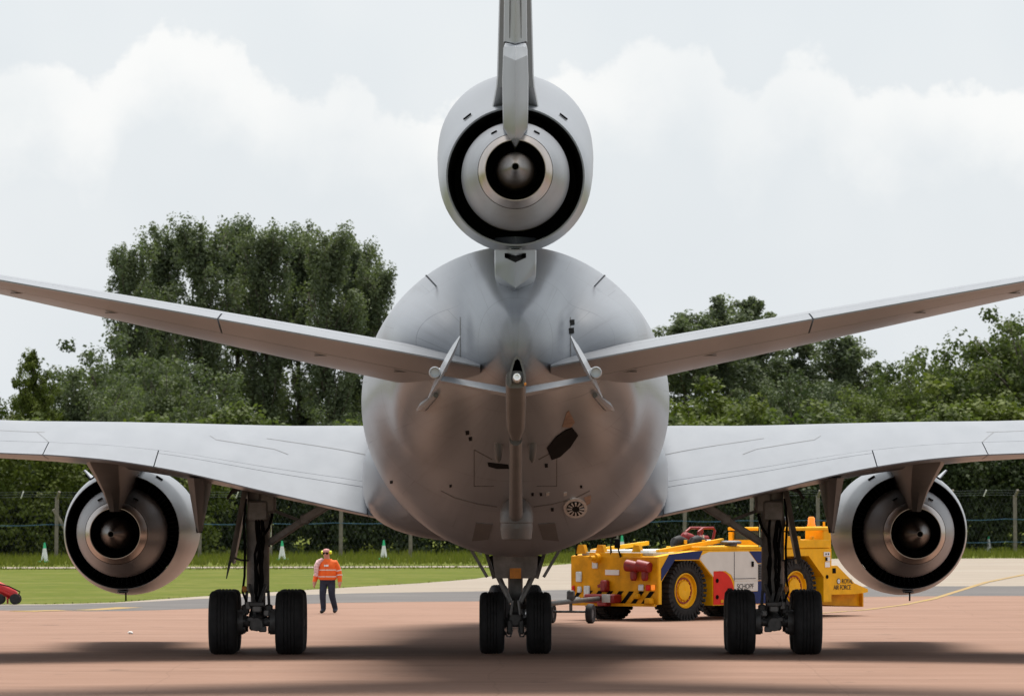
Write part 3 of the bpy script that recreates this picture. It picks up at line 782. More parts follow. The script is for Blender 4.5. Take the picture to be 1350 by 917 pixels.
# ---- aerofoil surfaces
def naca(t): return 10 * (.2969 * math.sqrt(max(t, 0)) - .126 * t - .3516 * t * t + .2843 * t ** 3 - .1036 * t ** 4)
class Foil:
    """rows: X, TE Y, TE z, LE Y, LE z, upper half thickness, lower half thickness"""
    def __init__(s, rows): s.c = list(zip(*rows))
    def sec(s, X): return [float(pchip(s.c[0], s.c[k], X)) for k in range(1, 7)]
    def pt(s, X, t, side, sx):
        ty, tz, ly, lz, hu, hl = s.sec(X)
        y = ly + (ty - ly) * t; z = lz + (tz - lz) * t
        z += naca(t) * (hu if side > 0 else -hl)
        return Vector((sx * X, y, z))
    def piece(s, X0, X1, t0, t1, sx, n=12, inset=0.0, nt_=14):
        rings = []
        for X in np.linspace(X0, X1, n):
            f = (lambda q: t0 + (t1 - t0) * (1 - math.cos(q * math.pi)) / 2) if t0 == 0 else (lambda q: t0 + (t1 - t0) * q)
            up = [s.pt(X, f(q), 1, sx) for q in np.linspace(0, 1, nt_)]
            lo = [s.pt(X, f(q), -1, sx) for q in np.linspace(1, 0, nt_)]
            if t0 == 0: lo = lo[:-1]
            if inset:
                up = [p - Vector((0, 0, inset)) for p in up]; lo = [p + Vector((0, 0, inset * .5)) for p in lo]
            if t1 == 1.0:
                up[-1] = up[-1] + Vector((0, 0, .012)); lo[0] = lo[0] - Vector((0, 0, .012))
            rings.append(up + lo)
        return MB().loft(rings)
WING = Foil([(2.4, 142.2, 2.77, 155.0, 4.0, 1.0, .72), (2.95, 142.1, 2.89, 154.4, 4.02, .98, .7), (4.9, 141.6, 3.33, 152.6, 4.15, .78, .58), (7.25, 141.0, 3.86, 150.9, 4.32, .58, .46),
             (8.37, 140.45, 4.02, 150.0, 4.40, .50, .40), (9.4, 139.9, 4.10, 149.2, 4.46, .44, .36), (10.4, 139.3, 4.14, 148.4, 4.5, .41, .33), (14, 136.9, 4.42, 145.8, 4.72, .38, .3), (25.2, 129.2, 5.9, 134.6, 6.05, .14, .12)])
STAB = Foil([(.45, 123.45, 5.61, 131.6, 5.40, .38, .40), (1.63, 123.0, 5.82, 130.7, 5.63, .36, .38), (8.9, 120.5, 7.09, 124.6, 7.04, .17, .18), (10.85, 119.8, 7.43, 123.2, 7.40, .10, .10)])
for sx in (-1, 1):
    side = 'left' if sx < 0 else 'right'
    b = WING.piece(2.4, 25.2, 0, .80, sx, 40, nt_=22)
    wing = part(b, 'wing', 'paint_plain', sharp=50)
    for nm, X0, X1, t0, t1, ins, m in [('slot_vane', 3.0, 7.245, .802, .838, 0.0, 'paint_panel'), ('flap', 3.0, 7.245, .841, 1.0, 0.0, 'paint_panel'),
                                    ('aileron', 7.268, 9.40, .803, 1.0, 0.0, 'paint_panel'), ('flap', 9.42, 18, .803, 1.0, 0.0, 'paint_panel'), ('aileron', 18.05, 24.8, .803, 1.0, 0, 'paint_panel')]:
        part(WING.piece(X0, X1, t0, t1, sx, 14, ins, 8), nm, m, wing, sharp=50)
    part(WING.piece(2.4, 2.98, .80, 1.0, sx, 4, 0, 8), 'root_panel', 'paint_panel', wing, sharp=50)
    # rear spar behind the flap gaps
    b = MB(); pts_ = [[WING.pt(X, .8035, 1, sx) - Vector((0, 0, .05)), WING.pt(X, .8035, -1, sx) + Vector((0, 0, .05))] for X in np.linspace(2.9, 24, 20)]
    # fuel panel seams lying on the skin
    for Xa, ta, Xb, tb in ((5.0, .62, 6.2, .58), (4.7, .66, 5.0, .62), (6.2, .58, 6.35, .53), (9.6, .62, 10.6, .6), (9.42, .8, 9.75, .62), (3.1, .6, 5.2, .5)):
        q = [WING.pt(Xa + (Xb - Xa) * k / 8, ta + (tb - ta) * k / 8, 1, sx) for k in range(9)]
        bb = MB(); n_ = len(q)
        bb.add([p + Vector((0, -.012, .004)) for p in q] + [p + Vector((0, .03, .010)) for p in q], [(i, i + 1, n_ + i + 1, n_ + i) for i in range(n_ - 1)])
        part(bb, 'panel_seam', 'boom_grey', wing, sharp=None)
    # flap hinge fairings
    for Xf, zb, ya, yf in ((6.42, 2.52, 142.6, 147.5), (12.2, 3.4, 137.2, 141.5), (16.4, 4.0, 134.4, 138.5)):
        zt = WING.pt(Xf, .86, -1, 1).z
        b = MB(); rings = []
        for q in np.linspace(0, 1, 9):
            z = zt + .02 + (zb - zt - .02) * q; hw = .15 * (1 - .62 * q)
            y0, y1 = ya - 1.2 * (1 - q) , ya + (yf - ya) * (1 - .9 * q)
            xo = sx * (Xf + .05 * (1 - q))
            rings.append([(xo, y0, z), (xo + hw, y0 + .25, z), (xo + hw, y1 - .4, z), (xo, y1, z), (xo - hw, y1 - .4, z), (xo - hw, y0 + .25, z)])
        b.loft(rings); part(b, 'flap_fairing', 'boom_grey', wing)
    # tailplane
    st = part(STAB.piece(.45, 10.85, 0, .70, sx, 24, nt_=18), 'tailplane', 'paint_plain', sharp=50)
    part(STAB.piece(.62, 5.145, .706, 1.0, sx, 12, 0, 8), 'elevator', 'paint_panel', st, sharp=50)
    part(STAB.piece(5.175, 10.7, .706, 1.0, sx, 12, 0, 8), 'elevator', 'paint_panel', st, sharp=50)
    for Xh in (2.0, 3.4, 7.0, 8.6):
        p = STAB.pt(Xh, .66, -1, sx)
        b = MB(); b.box(p, (.34, .1, .012), .003); part(b, 'hinge_cover', 'gear_dark', st)

# ---- engines
NE = 72
def ring_xz(X, Y, zc, r, n=NE): return [(X + r * math.cos(2 * math.pi * k / n), Y, zc + r * math.sin(2 * math.pi * k / n)) for k in range(n)]
def engine(X, z, Y0, cowl_rows, name_mat='paint_plain'):
    """Y0: fan nozzle exit; cowl_rows: (dY, dz, r) outer skin from intake to exit"""
    b = MB()
    outer = [ring_xz(X, Y0 + dy, z + dz, r) for dy, dz, r in cowl_rows]
    inner = [ring_xz(X, Y0 + dy, z, r) for dy, r in ((.0, 1.197), (.6, 1.18), (2.0, 1.14), (4.0, 1.10))]
    fr_ = cowl_rows[0]
    inner.append(ring_xz(X, Y0 + fr_[0] - .4, z + fr_[1], fr_[2] - .12))
    b.loft(outer + inner, (False, False), loop=True)
    cowl = part(b, 'fan_cowl', name_mat, sharp=40)
    b = MB(); b.loft([ring_xz(X, Y0 + dy, z, r) for dy, r in ((.05, 1.190), (.6, 1.172), (2.0, 1.132), (3.2, 1.10))], (False, True)); part(b, 'fan_duct', 'duct', cowl)
    # outlet guide vanes deep in the duct
    b = MB()
    for k in range(64):
        a = 2 * math.pi * k / 64; c, s_ = math.cos(a), math.sin(a); w_ = .014
        P = lambda r, y, d_: (X + r * c - s_ * d_, Y0 + y, z + r * s_ + c * d_)
        b.add([P(.84, 1.7, -w_), P(1.143, 1.7, -w_), P(1.143, 1.7, w_), P(.84, 1.7, w_), P(.84, 2.2, .09 - w_), P(1.125, 2.2, .09 - w_), P(1.125, 2.2, .09 + w_), P(.86, 2.2, .09 + w_)],
              [(0, 1, 2, 3), (4, 5, 6, 7), (0, 1, 5, 4), (2, 3, 7, 6), (1, 2, 6, 5), (0, 3, 7, 4)])
    if z < 5:
        o = part(b, 'stator_vane', 'vane', cowl, sharp=30); o['kind'] = 'stuff'
    b = MB(); b.loft([ring_xz(X, Y0 + dy, z, r) for dy, r in ((2.6, .80), (1.4, .90), (.4, .955), (-.2, .953), (-.9, .90), (-1.5, .815), (-2.0, .70), (-2.18, .655))], (False, False))
    core = part(b, 'core_cowl', 'cowl_metal', cowl, sharp=50)
    b = MB(); b.loft([ring_xz(X, Y0 + dy, z, r) for dy, r in ((-2.17, .650), (-2.36, .622), (-2.56, .575), (-2.72, .530), (-2.72, .518), (-2.3, .53), (-1.6, .55))], (False, False)); part(b, 'exhaust_nozzle', 'nozzle_metal', cowl, sharp=50)
    b = MB(); b.loft([ring_xz(X, Y0 + dy, z, r, 48) for dy, r in ((-2.25, .528), (-1.5, .548), (-1.3, .30))], (False, False)); part(b, 'exhaust_throat', 'duct', cowl)
    b = MB(); b.loft([ring_xz(X, Y0 + dy, z, r, 48) for dy, r in ((-1.3, .36), (-2.0, .345), (-2.6, .315), (-3.1, .25), (-3.6, .16), (-4.0, .09), (-4.18, .066), (-4.18, .055), (-3.9, .052))], (False, True)); part(b, 'exhaust_plug', 'plug_metal', cowl, sharp=50)
    b = MB(); b.loft([ring_xz(X, Y0 + dy, z, r, 24) for dy, r in ((-4.179, .054), (-3.95, .05))], (False, True)); part(b, 'vent_bore', 'black', cowl)
    # cooling slots on the core cowl and latch slots on the fan cowl
    for a in (62, 118):
        r_ = .80; c, s_ = math.cos(R(a)), math.sin(R(a))
        p = Vector((X + .795 * c, Y0 - 1.62, z + .795 * s_))
        M_ = Matrix.Rotation(-R(a - 90), 3, 'Y') 
        b = MB(); b.box(p, (.11, .10, .03), .004, M_); part(b, 'cooling_slot', 'black', cowl)
    b = MB(); b.box((X, Y0 + .25, z - 1.262), (.24, .34, .035), .015); part(b, 'latch_fairing', name_mat, cowl)
    b = MB(); b.box((X, Y0 + .06, z - 1.275), (.15, .04, .02), .004); part(b, 'latch_slot', 'black', cowl)
    return cowl
for sx in (-1, 1):
    X = sx * 8.30
    c = engine(X, 2.48, 148.4, [(7.2, 0, 1.24), (6.95, 0, 1.34), (5.6, 0, 1.37), (4.0, 0, 1.39), (2.8, 0, 1.38), (1.8, 0, 1.345), (.9, 0, 1.295), (.3, 0, 1.236), (0, 0, 1.208)])
    # cowl chine and latch bump
    b = MB(); b.prism([(153.6, 0), (151.9, .0), (151.7, .28), (152.2, .28)], -.012, .012, 'x')
    a = R(52 if sx > 0 else 128); M_ = Matrix.Rotation(-(a - math.pi / 2), 3, 'Y')
    b.v = [tuple(M_ @ Vector((p[0], 0, p[2] + 1.37)) + Vector((X, p[1], 2.48))) for p in b.v]
    part(b, 'strake', 'fin_white', c)
    for aa in (58, 122):
        a_ = R(aa); p = Vector((X + 1.345 * math.cos(a_), 149.9, 2.48 + 1.345 * math.sin(a_)))
        b = MB(); b.box(p, (.16, .22, .025), .004, Matrix.Rotation(-(a_ - math.pi / 2), 3, 'Y')); part(b, 'pressure_slot', 'black', c)
    b = MB(); b.tube((X + .05, 148.9, 1.22), (X + .05, 148.9, 1.02), .018); part(b, 'drain_pipe', 'black', c)
    # pylon
    b = MB(); rings = []
    for z, ya, yf, hw in ((2.93, 145.35, 150.5, .12), (3.1, 145.1, 151, .165), (3.35, 144.5, 151.4, .225), (3.62, 143.3, 151.8, .30), (3.9, 141.9, 152.2, .385), (4.06, 141.6, 152.6, .42)):
        rings.append([(X, ya, z), (X + hw * .72, ya + .10, z), (X + hw, ya + .6, z), (X + hw, yf - 1, z), (X, yf, z), (X - hw, yf - 1, z), (X - hw, ya + .6, z), (X - hw * .72, ya + .10, z)])
    b.loft(rings); part(b, 'pylon', 'boom_grey', sharp=30)
# tail engine: nacelle rises forward into the fin root
c = engine(0, 9.0, 124.0, [(18, 1.1, 1.30), (17.6, 1.1, 1.40), (14, 1.05, 1.47), (10, .88, 1.475), (7, .62, 1.455), (4.5, .32, 1.42), (2.6, .11, 1.38), (1.2, .02, 1.335), (.4, 0, 1.28), (.0, 0, 1.225)], 'paint_plain')
for aa in (52, 128):
    a_ = R(aa); p = Vector((1.405 * math.cos(a_), 126.0, 9.05 + 1.40 * math.sin(a_)))
    b = MB(); b.box(p, (.17, .25, .025), .004, Matrix.Rotation(-(a_ - math.pi / 2), 3, 'Y')); part(b, 'pressure_slot', 'black', c)
def vblade(rows, dips=()):
    """wedge-backed blade from horizontal slices; dips lower the ridge of a slice"""
    b = MB(); rings = []
    for i, (z, ya, yf, hw, nose) in enumerate(rows):
        rings.append([(0, ya, z - (dips[i] if i < len(dips) else 0)), (hw * .93, ya + nose * .55, z), (hw, ya + nose, z), (hw, yf - 1.5, z), (0, yf, z), (-hw, yf - 1.5, z), (-hw, ya + nose, z), (-hw * .93, ya + nose * .55, z)])
    return b.loft(rings)
# aft fairing hanging over the nozzle, ends in a downward point
b = vblade([(9.40, 121.05, 125, .006, .3), (9.56, 120.85, 126, .10, .6), (9.76, 120.6, 128, .215, 1.2), (10.2, 120.55, 131, .224, 1.3), (10.62, 120.55, 134, .228, 1.3), (10.98, 120.55, 135, .215, 1.3)], (0, 0, 0, 0, 0, .13))
fairing = part(b, 'tail_engine_pylon', 'paint_plain', sharp=25)
b = vblade([(10.98, 120.55, 135, .215, 1.3), (11.14, 120.8, 135, .208, 1.15), (11.22, 121.25, 135, .19, .9)], (.13, .04, .07)); part(b, 'pylon_cap', 'fin_white', fairing, sharp=25)
# fin box and rudder
b = vblade([(9.9, 125.8, 141, .52, 1.2), (10.3, 124.6, 140.5, .42, .9), (10.56, 123.4, 139.8, .345, .5), (10.75, 123.3, 139.2, .325, .4), (12.0, 122.9, 137.2, .290, .4), (17.6, 119.6, 127.5, .12, .3)])
fin = part(b, 'vertical_fin', 'paint_plain', sharp=25)
b = vblade([(11.27, 121.3, 124.4, .205, 1.3), (12.0, 120.85, 124.2, .197, 1.3), (17.5, 117.8, 121.4, .09, .8)], (.09,)); part(b, 'rudder', 'paint_panel', fin, sharp=20)
b = vblade([(11.14, 122.05, 123.8, .195, .55), (11.24, 122.0, 123.8, .195, .55)]); part(b, 'rudder_gap', 'black', fin, sharp=25)
for s_ in (-.075, .075):
    b = MB(); b.path([(s_ * 1.35, 121.64, 11.3), (s_ * 1.3, 121.2, 12.0), (s_ * .7, 118.1, 17.4)], .006, 4); part(b, 'rudder_seam', 'gear_dark', fin)
# lower strut between nacelle and fuselage
b = vblade([(7.02, 125.6, 128.5, .30, .8), (7.30, 124.3, 130, .37, 1.3), (7.55, 124.3, 131, .375, 1.3), (7.95, 124.3, 132, .375, 1.3)], (.30, .26))
low = part(b, 'nacelle_strut', 'paint_plain', sharp=25)
b = vblade([(7.58, 124.28, 126, .19, .69), (7.66, 124.28, 126, .19, .69)], (.09, .05)); part(b, 'strut_notch', 'black', low, sharp=25)

# ---- refuelling boom stowed under the tail
bp0, bp1, bp2 = at(680, 690, 132.6), at(680, 566, 126.0), at(680, 500, 121.9)
b = MB(); b.path([bp0, bp0.lerp(bp1, .5), bp1.lerp(bp0, .1)], [.135, .118, .115], 20); boom = part(b, 'refuelling_boom', 'boom_grey')
d1 = (bp2 - bp1)
b = MB(); rings = []
for q, hw, hz in ((-.12, .10, .10), (-.02, .12, .12), (.12, .165, .16), (.5, .178, .18), (.97, .178, .17), (1.0, .165, .15)):
    p = bp1 + d1 * q; rings.append([(p.x + hw * math.copysign(abs(math.cos(a)) ** .6, math.cos(a)), p.y, p.z + hz * math.copysign(abs(math.sin(a)) ** .6, math.sin(a))) for a in np.linspace(0, 2 * math.pi, 24, endpoint=False)])
b.loft(rings); part(b, 'boom_sleeve', 'boom_grey', boom, sharp=30)
# hooded opening round the probe
hp = at(682, 492, 121.8)
b = MB(); hood = [(-.135, -.21), (-.145, -.02), (-.10, .14), (-.055, .27), (0, .31), (.055, .27), (.10, .14), (.145, -.02), (.135, -.21)]
hi_ = [(x * .74, z * .86 - .012) for x, z in hood]
P_ = lambda q, dy: (hp.x + q[0], hp.y + dy, hp.z + q[1])
vo = [P_(q, 0) for q in hood] + [P_(q, 0) for q in hi_] + [P_(q, 1.1) for q in hood] + [P_(q, 1.0) for q in hi_]
nh = len(hood); fs = []
for i in range(nh - 1):
    fs += [(i, i + 1, nh + i + 1, nh + i), (i, i + 1, 2 * nh + i + 1, 2 * nh + i), (nh + i, nh + i + 1, 3 * nh + i + 1, 3 * nh + i)]
b.add(vo, fs); part(b, 'probe_hood', 'boom_grey', boom, sharp=25)
b = MB(); b.prism([(hp.x + x, hp.z + z) for x, z in hi_], hp.y + .6, hp.y + .95, 'y'); part(b, 'hood_back', 'black', boom)
pr = at(681.5, 497, 121.6)
b = MB(); b.lathe([(-.9, .075), (-.1, .075), (0, .07), (.06, .062), (.06, .04), (0, .036)], pr, (0, -1, .12), 20, (True, True)); part(b, 'probe_nozzle', 'lens', boom)
b = MB(); b.lathe([(-.5, .085), (-.18, .085), (-.14, .06)], pr, (0, -1, .12), 20, (True, True)); part(b, 'probe_collar', 'gear_dark', boom)
b = MB(); b.box(at(692.5, 506, 121.7), (.04, .05, .05), .008); part(b, 'marker_lamp', 'orange_patch', boom)
# boom root housing
b = MB(); rings = []
c0 = at(681, 682, 132.5)
for dz, hw, hy in ((-.42, .20, .3), (-.40, .28, .42), (-.2, .305, .55), (-.1, .30, .55), (-.085, .315, .6), (.1, .31, .6), (.25, .26, .5), (.42, .16, .35), (.48, .1, .2)):
    rings.append([(c0.x + hw * math.copysign(abs(math.cos(a)) ** .7, math.cos(a)), c0.y + hy * math.sin(a), c0.z + dz) for a in np.linspace(0, 2 * math.pi, 28, endpoint=False)])
b.loft(rings); part(b, 'boom_pivot_housing', 'boom_grey', boom, sharp=30)
# ruddevators: swept blades either side with canted end plates and pods
for sx in (-1, 1):
    X = lambda v: 679.5 + sx * v
    a0, a1 = at(X(12), 514, 123.0), at(X(100), 497, 123.1)
    b = MB(); rings = []
    for q in np.linspace(0, 1, 6):
        p = a0.lerp(a1, q); ch = .95 - .25 * q; th = .055 - .02 * q
        rings.append([(p.x, p.y - ch * .35, p.z - .06), (p.x, p.y, p.z + th), (p.x, p.y + ch * .65, p.z + .02), (p.x, p.y + ch * .2, p.z - th - .06)])
    b.loft(rings); rv = part(b, 'ruddevator', 'fin_white', boom, sharp=30)
    t0, t1, tm = at(X(73), 443, 122.9), at(X(114.5), 524, 122.9), at(X(94), 483, 122.9)
    b = MB(); rings = []
    for q in np.linspace(0, 1, 7):
        p = t0.lerp(t1, q); w_ = .012 + .05 * math.sin(math.pi * min(1, q * 1.05) ** .9) ** .8
        nx = Vector((.9 * sx, 0, .42)) * w_ ; ch = .25 + .5 * math.sin(math.pi * q)
        rings.append([p + Vector((0, -ch * .5, 0)) - nx * .4, p + nx, p + Vector((0, ch * .6, 0)), p - nx])
    b.loft(rings); part(b, 'end_plate', 'fin_white', boom, sharp=30)
    pc = at(X(106), 491, 122.95)
    b = MB(); b.lathe([(-.5, .02), (-.38, .07), (-.1, .105), (.25, .105), (.36, .098), (.37, .085), (.32, .08), (.32, .001)], pc, (0, -1, 0), 20); part(b, 'tip_pod', 'fin_white', boom)
    b = MB(); b.tube(pc, at(X(92), 486, 123), .055, .05); part(b, 'pod_arm', 'fin_white', boom)

# ---- landing gear
def tyre_prof(r, w_, rim):
    h = w_ / 2
    return [(-h * .62, rim), (-h * .9, rim + .05), (-h, (r + rim) / 2), (-h * .96, r * .88), (-h * .82, r * .965), (-h * .6, r * .995)] + \
           sum([[(x0 * h - .012, r), (x0 * h - .008, r - .018), (x0 * h + .008, r - .018), (x0 * h + .012, r)] for x0 in (-.36, -.12, .12, .36)], []) + \
           [(h * .6, r * .995), (h * .82, r * .965), (h * .96, r * .88), (h, (r + rim) / 2), (h * .9, rim + .05), (h * .62, rim)]
def wheel(parent, c, r, w_, rim, ax=(1, 0, 0), tm='rubber', hubm='steel'):
    b = MB(); b.lathe(tyre_prof(r, w_, rim), c, ax, 56); part(b, 'tyre', tm, parent, sharp=40)
    b = MB(); h = w_ / 2
    b.lathe([(-h * .5, .001), (-h * .5, rim * .5), (-h * .62, rim * .55), (-h * .45, rim * .8), (-h * .7, rim + .005), (h * .7, rim + .005), (h * .45, rim * .8), (h * .62, rim * .55), (h * .5, rim * .5), (h * .5, .001)], c, ax, 28)
    part(b, 'wheel_hub', hubm, parent, sharp=30)
for sx in (-1, 1):
    X0 = sx * 5.335; V3 = lambda dx, y, z: Vector((X0 + sx * dx, y, z))     # dx > 0: outboard
    b = MB()
    b.path([V3(0, 145.75, .78), V3(0, 145.75, 1.3)], [.155, .155], 20)
    b.path([V3(0, 145.75, 1.25), V3(0, 145.75, 1.32), V3(0, 145.75, 2.55), V3(0, 145.75, 2.62), V3(0, 145.75, 2.75), V3(0, 145.75, 3.0), V3(0, 145.75, 3.75)], [.19, .235, .235, .26, .26, .21, .24], 24)
    strut = part(b, 'main_gear_strut', 'gear_paint', sharp=35)
    b = MB(); b.box(V3(0, 145.55, 2.95), (.42, .3, .42), .04); b.box(V3(-.2, 145.7, 3.15), (.34, .5, .5), .05); part(b, 'trunnion_block', 'gear_paint', strut)
    # bogie beam with axles
    b = MB(); b.path([V3(0, 144.75, .62), V3(0, 145.0, .63), V3(0, 145.75, .72), V3(0, 146.5, .63), V3(0, 146.9, .62)], [.13, .16, .2, .16, .12], 16)
    for y in (145.0, 146.63): b.tube(V3(-.98, y, .655), V3(.98, y, .655), .085)
    part(b, 'bogie_beam', 'gear_dark', strut)
    for y in (145.0, 146.63):
        for dx in (-.685, .685):
            wheel(strut, V3(dx, y, .655), .66, .59, .30, (1, 0, 0), 'rubber')
            b = MB(); ib = dx * .55
            b.lathe([(-.1, .1), (-.1, .25), (.1, .25), (.1, .1)], V3(ib, y, .655), (1, 0, 0), 20)
            for k in range(7):
                a = 2 * math.pi * k / 7 + .3; b.tube(V3(ib - .14, y + .19 * math.cos(a), .655 + .19 * math.sin(a)), V3(ib + .14, y + .19 * math.cos(a), .655 + .19 * math.sin(a)), .042, n=8)
            part(b, 'brake_pack', 'gear_dark', strut)
    # torque links, shoe, jacks
    b = MB()
    for s_ in (-1, 1):
        b.bar(V3(s_ * .17, 145.5, 1.42), V3(s_ * .05, 145.1, 1.05), .06, .05); b.bar(V3(s_ * .05, 145.1, 1.05), V3(s_ * .15, 145.5, .78), .06, .05)
        b.bar(V3(s_ * .22, 145.5, 1.3), V3(s_ * .26, 145.35, .72), .05, .05)
        b.box(V3(s_ * .24, 145.3, .92), (.16, .16, .2), .03); b.box(V3(s_ * .30, 145.15, .55), (.1, .12, .26), .02)
    b.box(V3(0, 145.02, 1.03), (.32, .12, .09), .02)
    b.box(V3(0, 144.85, .62), (.30, .14, .26), .04); b.box(V3(.12, 144.8, .72), (.14, .1, .1), .02); b.box(V3(-.13, 144.82, .52), (.16, .1, .12), .02)
    part(b, 'torque_link', 'gear_dark', strut)
    b = MB(); b.box(V3(0, 145.1, .95), (.2, .18, .18), .03); b.box(V3(.18, 145.15, 1.0), (.12, .12, .16), .02); b.box(V3(-.2, 145.1, .84), (.12, .1, .12), .02); part(b, 'junction_box', 'gear_paint', strut)
    # folding side brace towards the fuselage
    b = MB(); b.bar(V3(-.18, 145.75, 2.25), V3(-1.0, 145.4, 2.78), .15, .14, bev=.02); b.bar(V3(-.95, 145.4, 2.76), V3(-1.75, 145.2, 3.25), .18, .17, bev=.02)
    b.box(V3(-.98, 145.4, 2.77), (.2, .2, .2), .03); part(b, 'side_brace', 'gear_paint', strut)
    b = MB(); b.bar(V3(-.2, 145.6, 3.0), V3(-.95, 145.4, 2.72), .06, .06); part(b, 'lock_link', 'gear_dark', strut)
    # long narrow strut door outboard
    b = MB(); b.add([V3(.2, 145.55, 3.42), V3(.31, 145.45, 3.42), V3(.58, 145.3, 1.95), V3(.5, 145.45, 1.85), V3(.2, 146.6, 3.42), V3(.31, 146.6, 3.42), V3(.58, 146.6, 1.95), V3(.5, 146.6, 1.85)],
                    [(0, 1, 2, 3), (4, 5, 6, 7), (0, 1, 5, 4), (1, 2, 6, 5), (2, 3, 7, 6), (3, 0, 4, 7)]); part(b, 'gear_door', 'gear_paint', strut, sharp=20)
    for nm, pts_, rd in (('door_tip', [V3(.54, 145.5, 2.0), V3(.58, 145.4, 1.85), V3(.64, 145.35, 1.55)], [.035, .03, .012]),
                         ('door_link', [V3(.5, 145.5, 1.98), V3(.35, 145.5, 1.93), V3(.2, 145.6, 1.92)], .022),
                         ('door_hinge_arm', [V3(.3, 145.5, 3.42), V3(.52, 145.4, 3.36), V3(.62, 145.3, 3.2)], [.05, .045, .03])):
        b = MB(); b.path(pts_, rd, 6); part(b, nm, 'gear_dark', strut)
    # hoses
    rr = random.Random(5 + sx)
    for k in range(6):
        x0 = rr.uniform(-.2, .2); pts_ = [V3(x0 * .9 + rr.uniform(-.05, .05), 145.48 - .04 * (k % 2), z) for z in np.linspace(3.1, 1.0, 9)]
        b = MB(); b.path(pts_, .018 + .01 * (k % 2), 6); part(b, 'hydraulic_hose', 'black', strut)
    b = MB(); b.path([V3(-.28, 145.6, 3.1), V3(-.3, 145.55, 2.85), V3(-.23, 145.5, 2.6), V3(-.1, 145.48, 2.4), V3(-.05, 145.48, 1.9), V3(-.1, 145.48, 1.3), V3(-.05, 145.4, 1.0)], .03, 7); part(b, 'hydraulic_hose', 'black', strut)
    b = MB(); b.path([V3(.24, 145.55, 3.2), V3(.29, 145.5, 2.7), V3(.26, 145.5, 2.2), V3(.27, 145.5, 1.6), V3(.31, 145.45, 1.28), V3(.22, 145.4, 1.05)], .026, 7); part(b, 'hydraulic_hose', 'black', strut)
    b = MB(); b.tube(V3(-.27, 145.7, 2.95), V3(-.27, 145.7, 2.2), .03); part(b, 'retract_rod', 'chrome', strut)
    b = MB(); b.box(V3(.27, 145.45, 1.33), (.09, .08, .13), .02); part(b, 'warning_tag', 'orange_patch', strut)
# centre gear
b = MB(); b.path([(0, 145.9, .66), (0, 145.9, 1.15)], .10, 16); b.path([(0, 145.9, 1.1), (0, 145.9, 1.16), (0, 145.9, 2.4)], [.13, .155, .16], 20)
cg = part(b, 'centre_gear_strut', 'gear_paint')
b = MB(); b.tube((-.72, 145.5, .66), (.72, 145.5, .66), .08); b.box((0, 145.4, .7), (.32, .3, .3), .05); b.box((-.12, 145.3, .55), (.12, .16, .3), .03); b.box((.12, 145.3, .55), (.12, .16, .3), .03)
for s_ in (-1, 1):
    b.tube((s_ * .2, 145.4, .45), (s_ * .34, 145.4, .35), .05)
    b.path([(s_ * .06, 145.2, .5), (s_ * .1, 145.15, .36), (s_ * .17, 145.15, .36), (s_ * .2, 145.2, .45)], .018, 6)
part(b, 'axle_block', 'gear_dark', cg)
for s_ in (-1, 1): wheel(cg, Vector((s_ * .485, 145.5, .635)), .64, .52, .28)
for s_ in (-1, 1):
    b = MB(); b.path([(s_ * .5, 145.6, 2.0), (s_ * .33, 145.4, 1.55), (s_ * .1, 145.3, 1.05)], [.055, .06, .05], 8)
    b.path([(s_ * .06, 145.25, 1.1), (s_ * .1, 145.2, .8)], .03, 6); part(b, 'drag_strut', 'gear_paint', cg)
    # open doors, splayed
    b = MB(); b.add([(s_ * .50, 144.0, 2.35), (s_ * .52, 147.5, 2.35), (s_ * .30, 147.5, 1.58), (s_ * .30, 144.2, 1.58), (s_ * .54, 144.0, 2.33), (s_ * .56, 147.5, 2.33), (s_ * .35, 147.5, 1.56), (s_ * .35, 144.2, 1.56)],
                    [(0, 1, 2, 3), (4, 5, 6, 7), (0, 1, 5, 4), (1, 2, 6, 5), (2, 3, 7, 6), (3, 0, 4, 7)]); 
    b.v = [((x * 1.35 if z < 2 else x * 1.3), y, z) for x, y, z in b.v]
    part(b, 'gear_bay_door', 'gear_paint', cg, sharp=20)
    b = MB(); b.bar((s_ * .92, 143.5, 2.2), (s_ * .58, 143.45, 1.62), .06, .3, (0, 1, 0)); part(b, 'door_strut', 'gear_paint', cg)
# aft fairing panel that carries the orange mark
b = MB(); b.add([(-.50, 142.4, 2.62), (.50, 142.4, 2.62), (.44, 142.6, 1.82), (-.44, 142.6, 1.82), (-.40, 142.7, 1.60), (.40, 142.7, 1.60), (-.5, 144, 2.62), (.5, 144, 2.62), (-.4, 144, 1.62), (.4, 144, 1.62)],
                [(0, 1, 2, 3), (3, 2, 5, 4), (0, 3, 4, 8, 6), (1, 2, 5, 9, 7), (4, 5, 9, 8), (6, 7, 9, 8), (0, 1, 7, 6)])
aft = part(b, 'aft_bay_panel', 'gear_paint', sharp=20)
b = MB(); b.box((0, 142.62, 1.715), (.23, .03, .235), .003); part(b, 'orange_mark', 'orange_patch', aft)
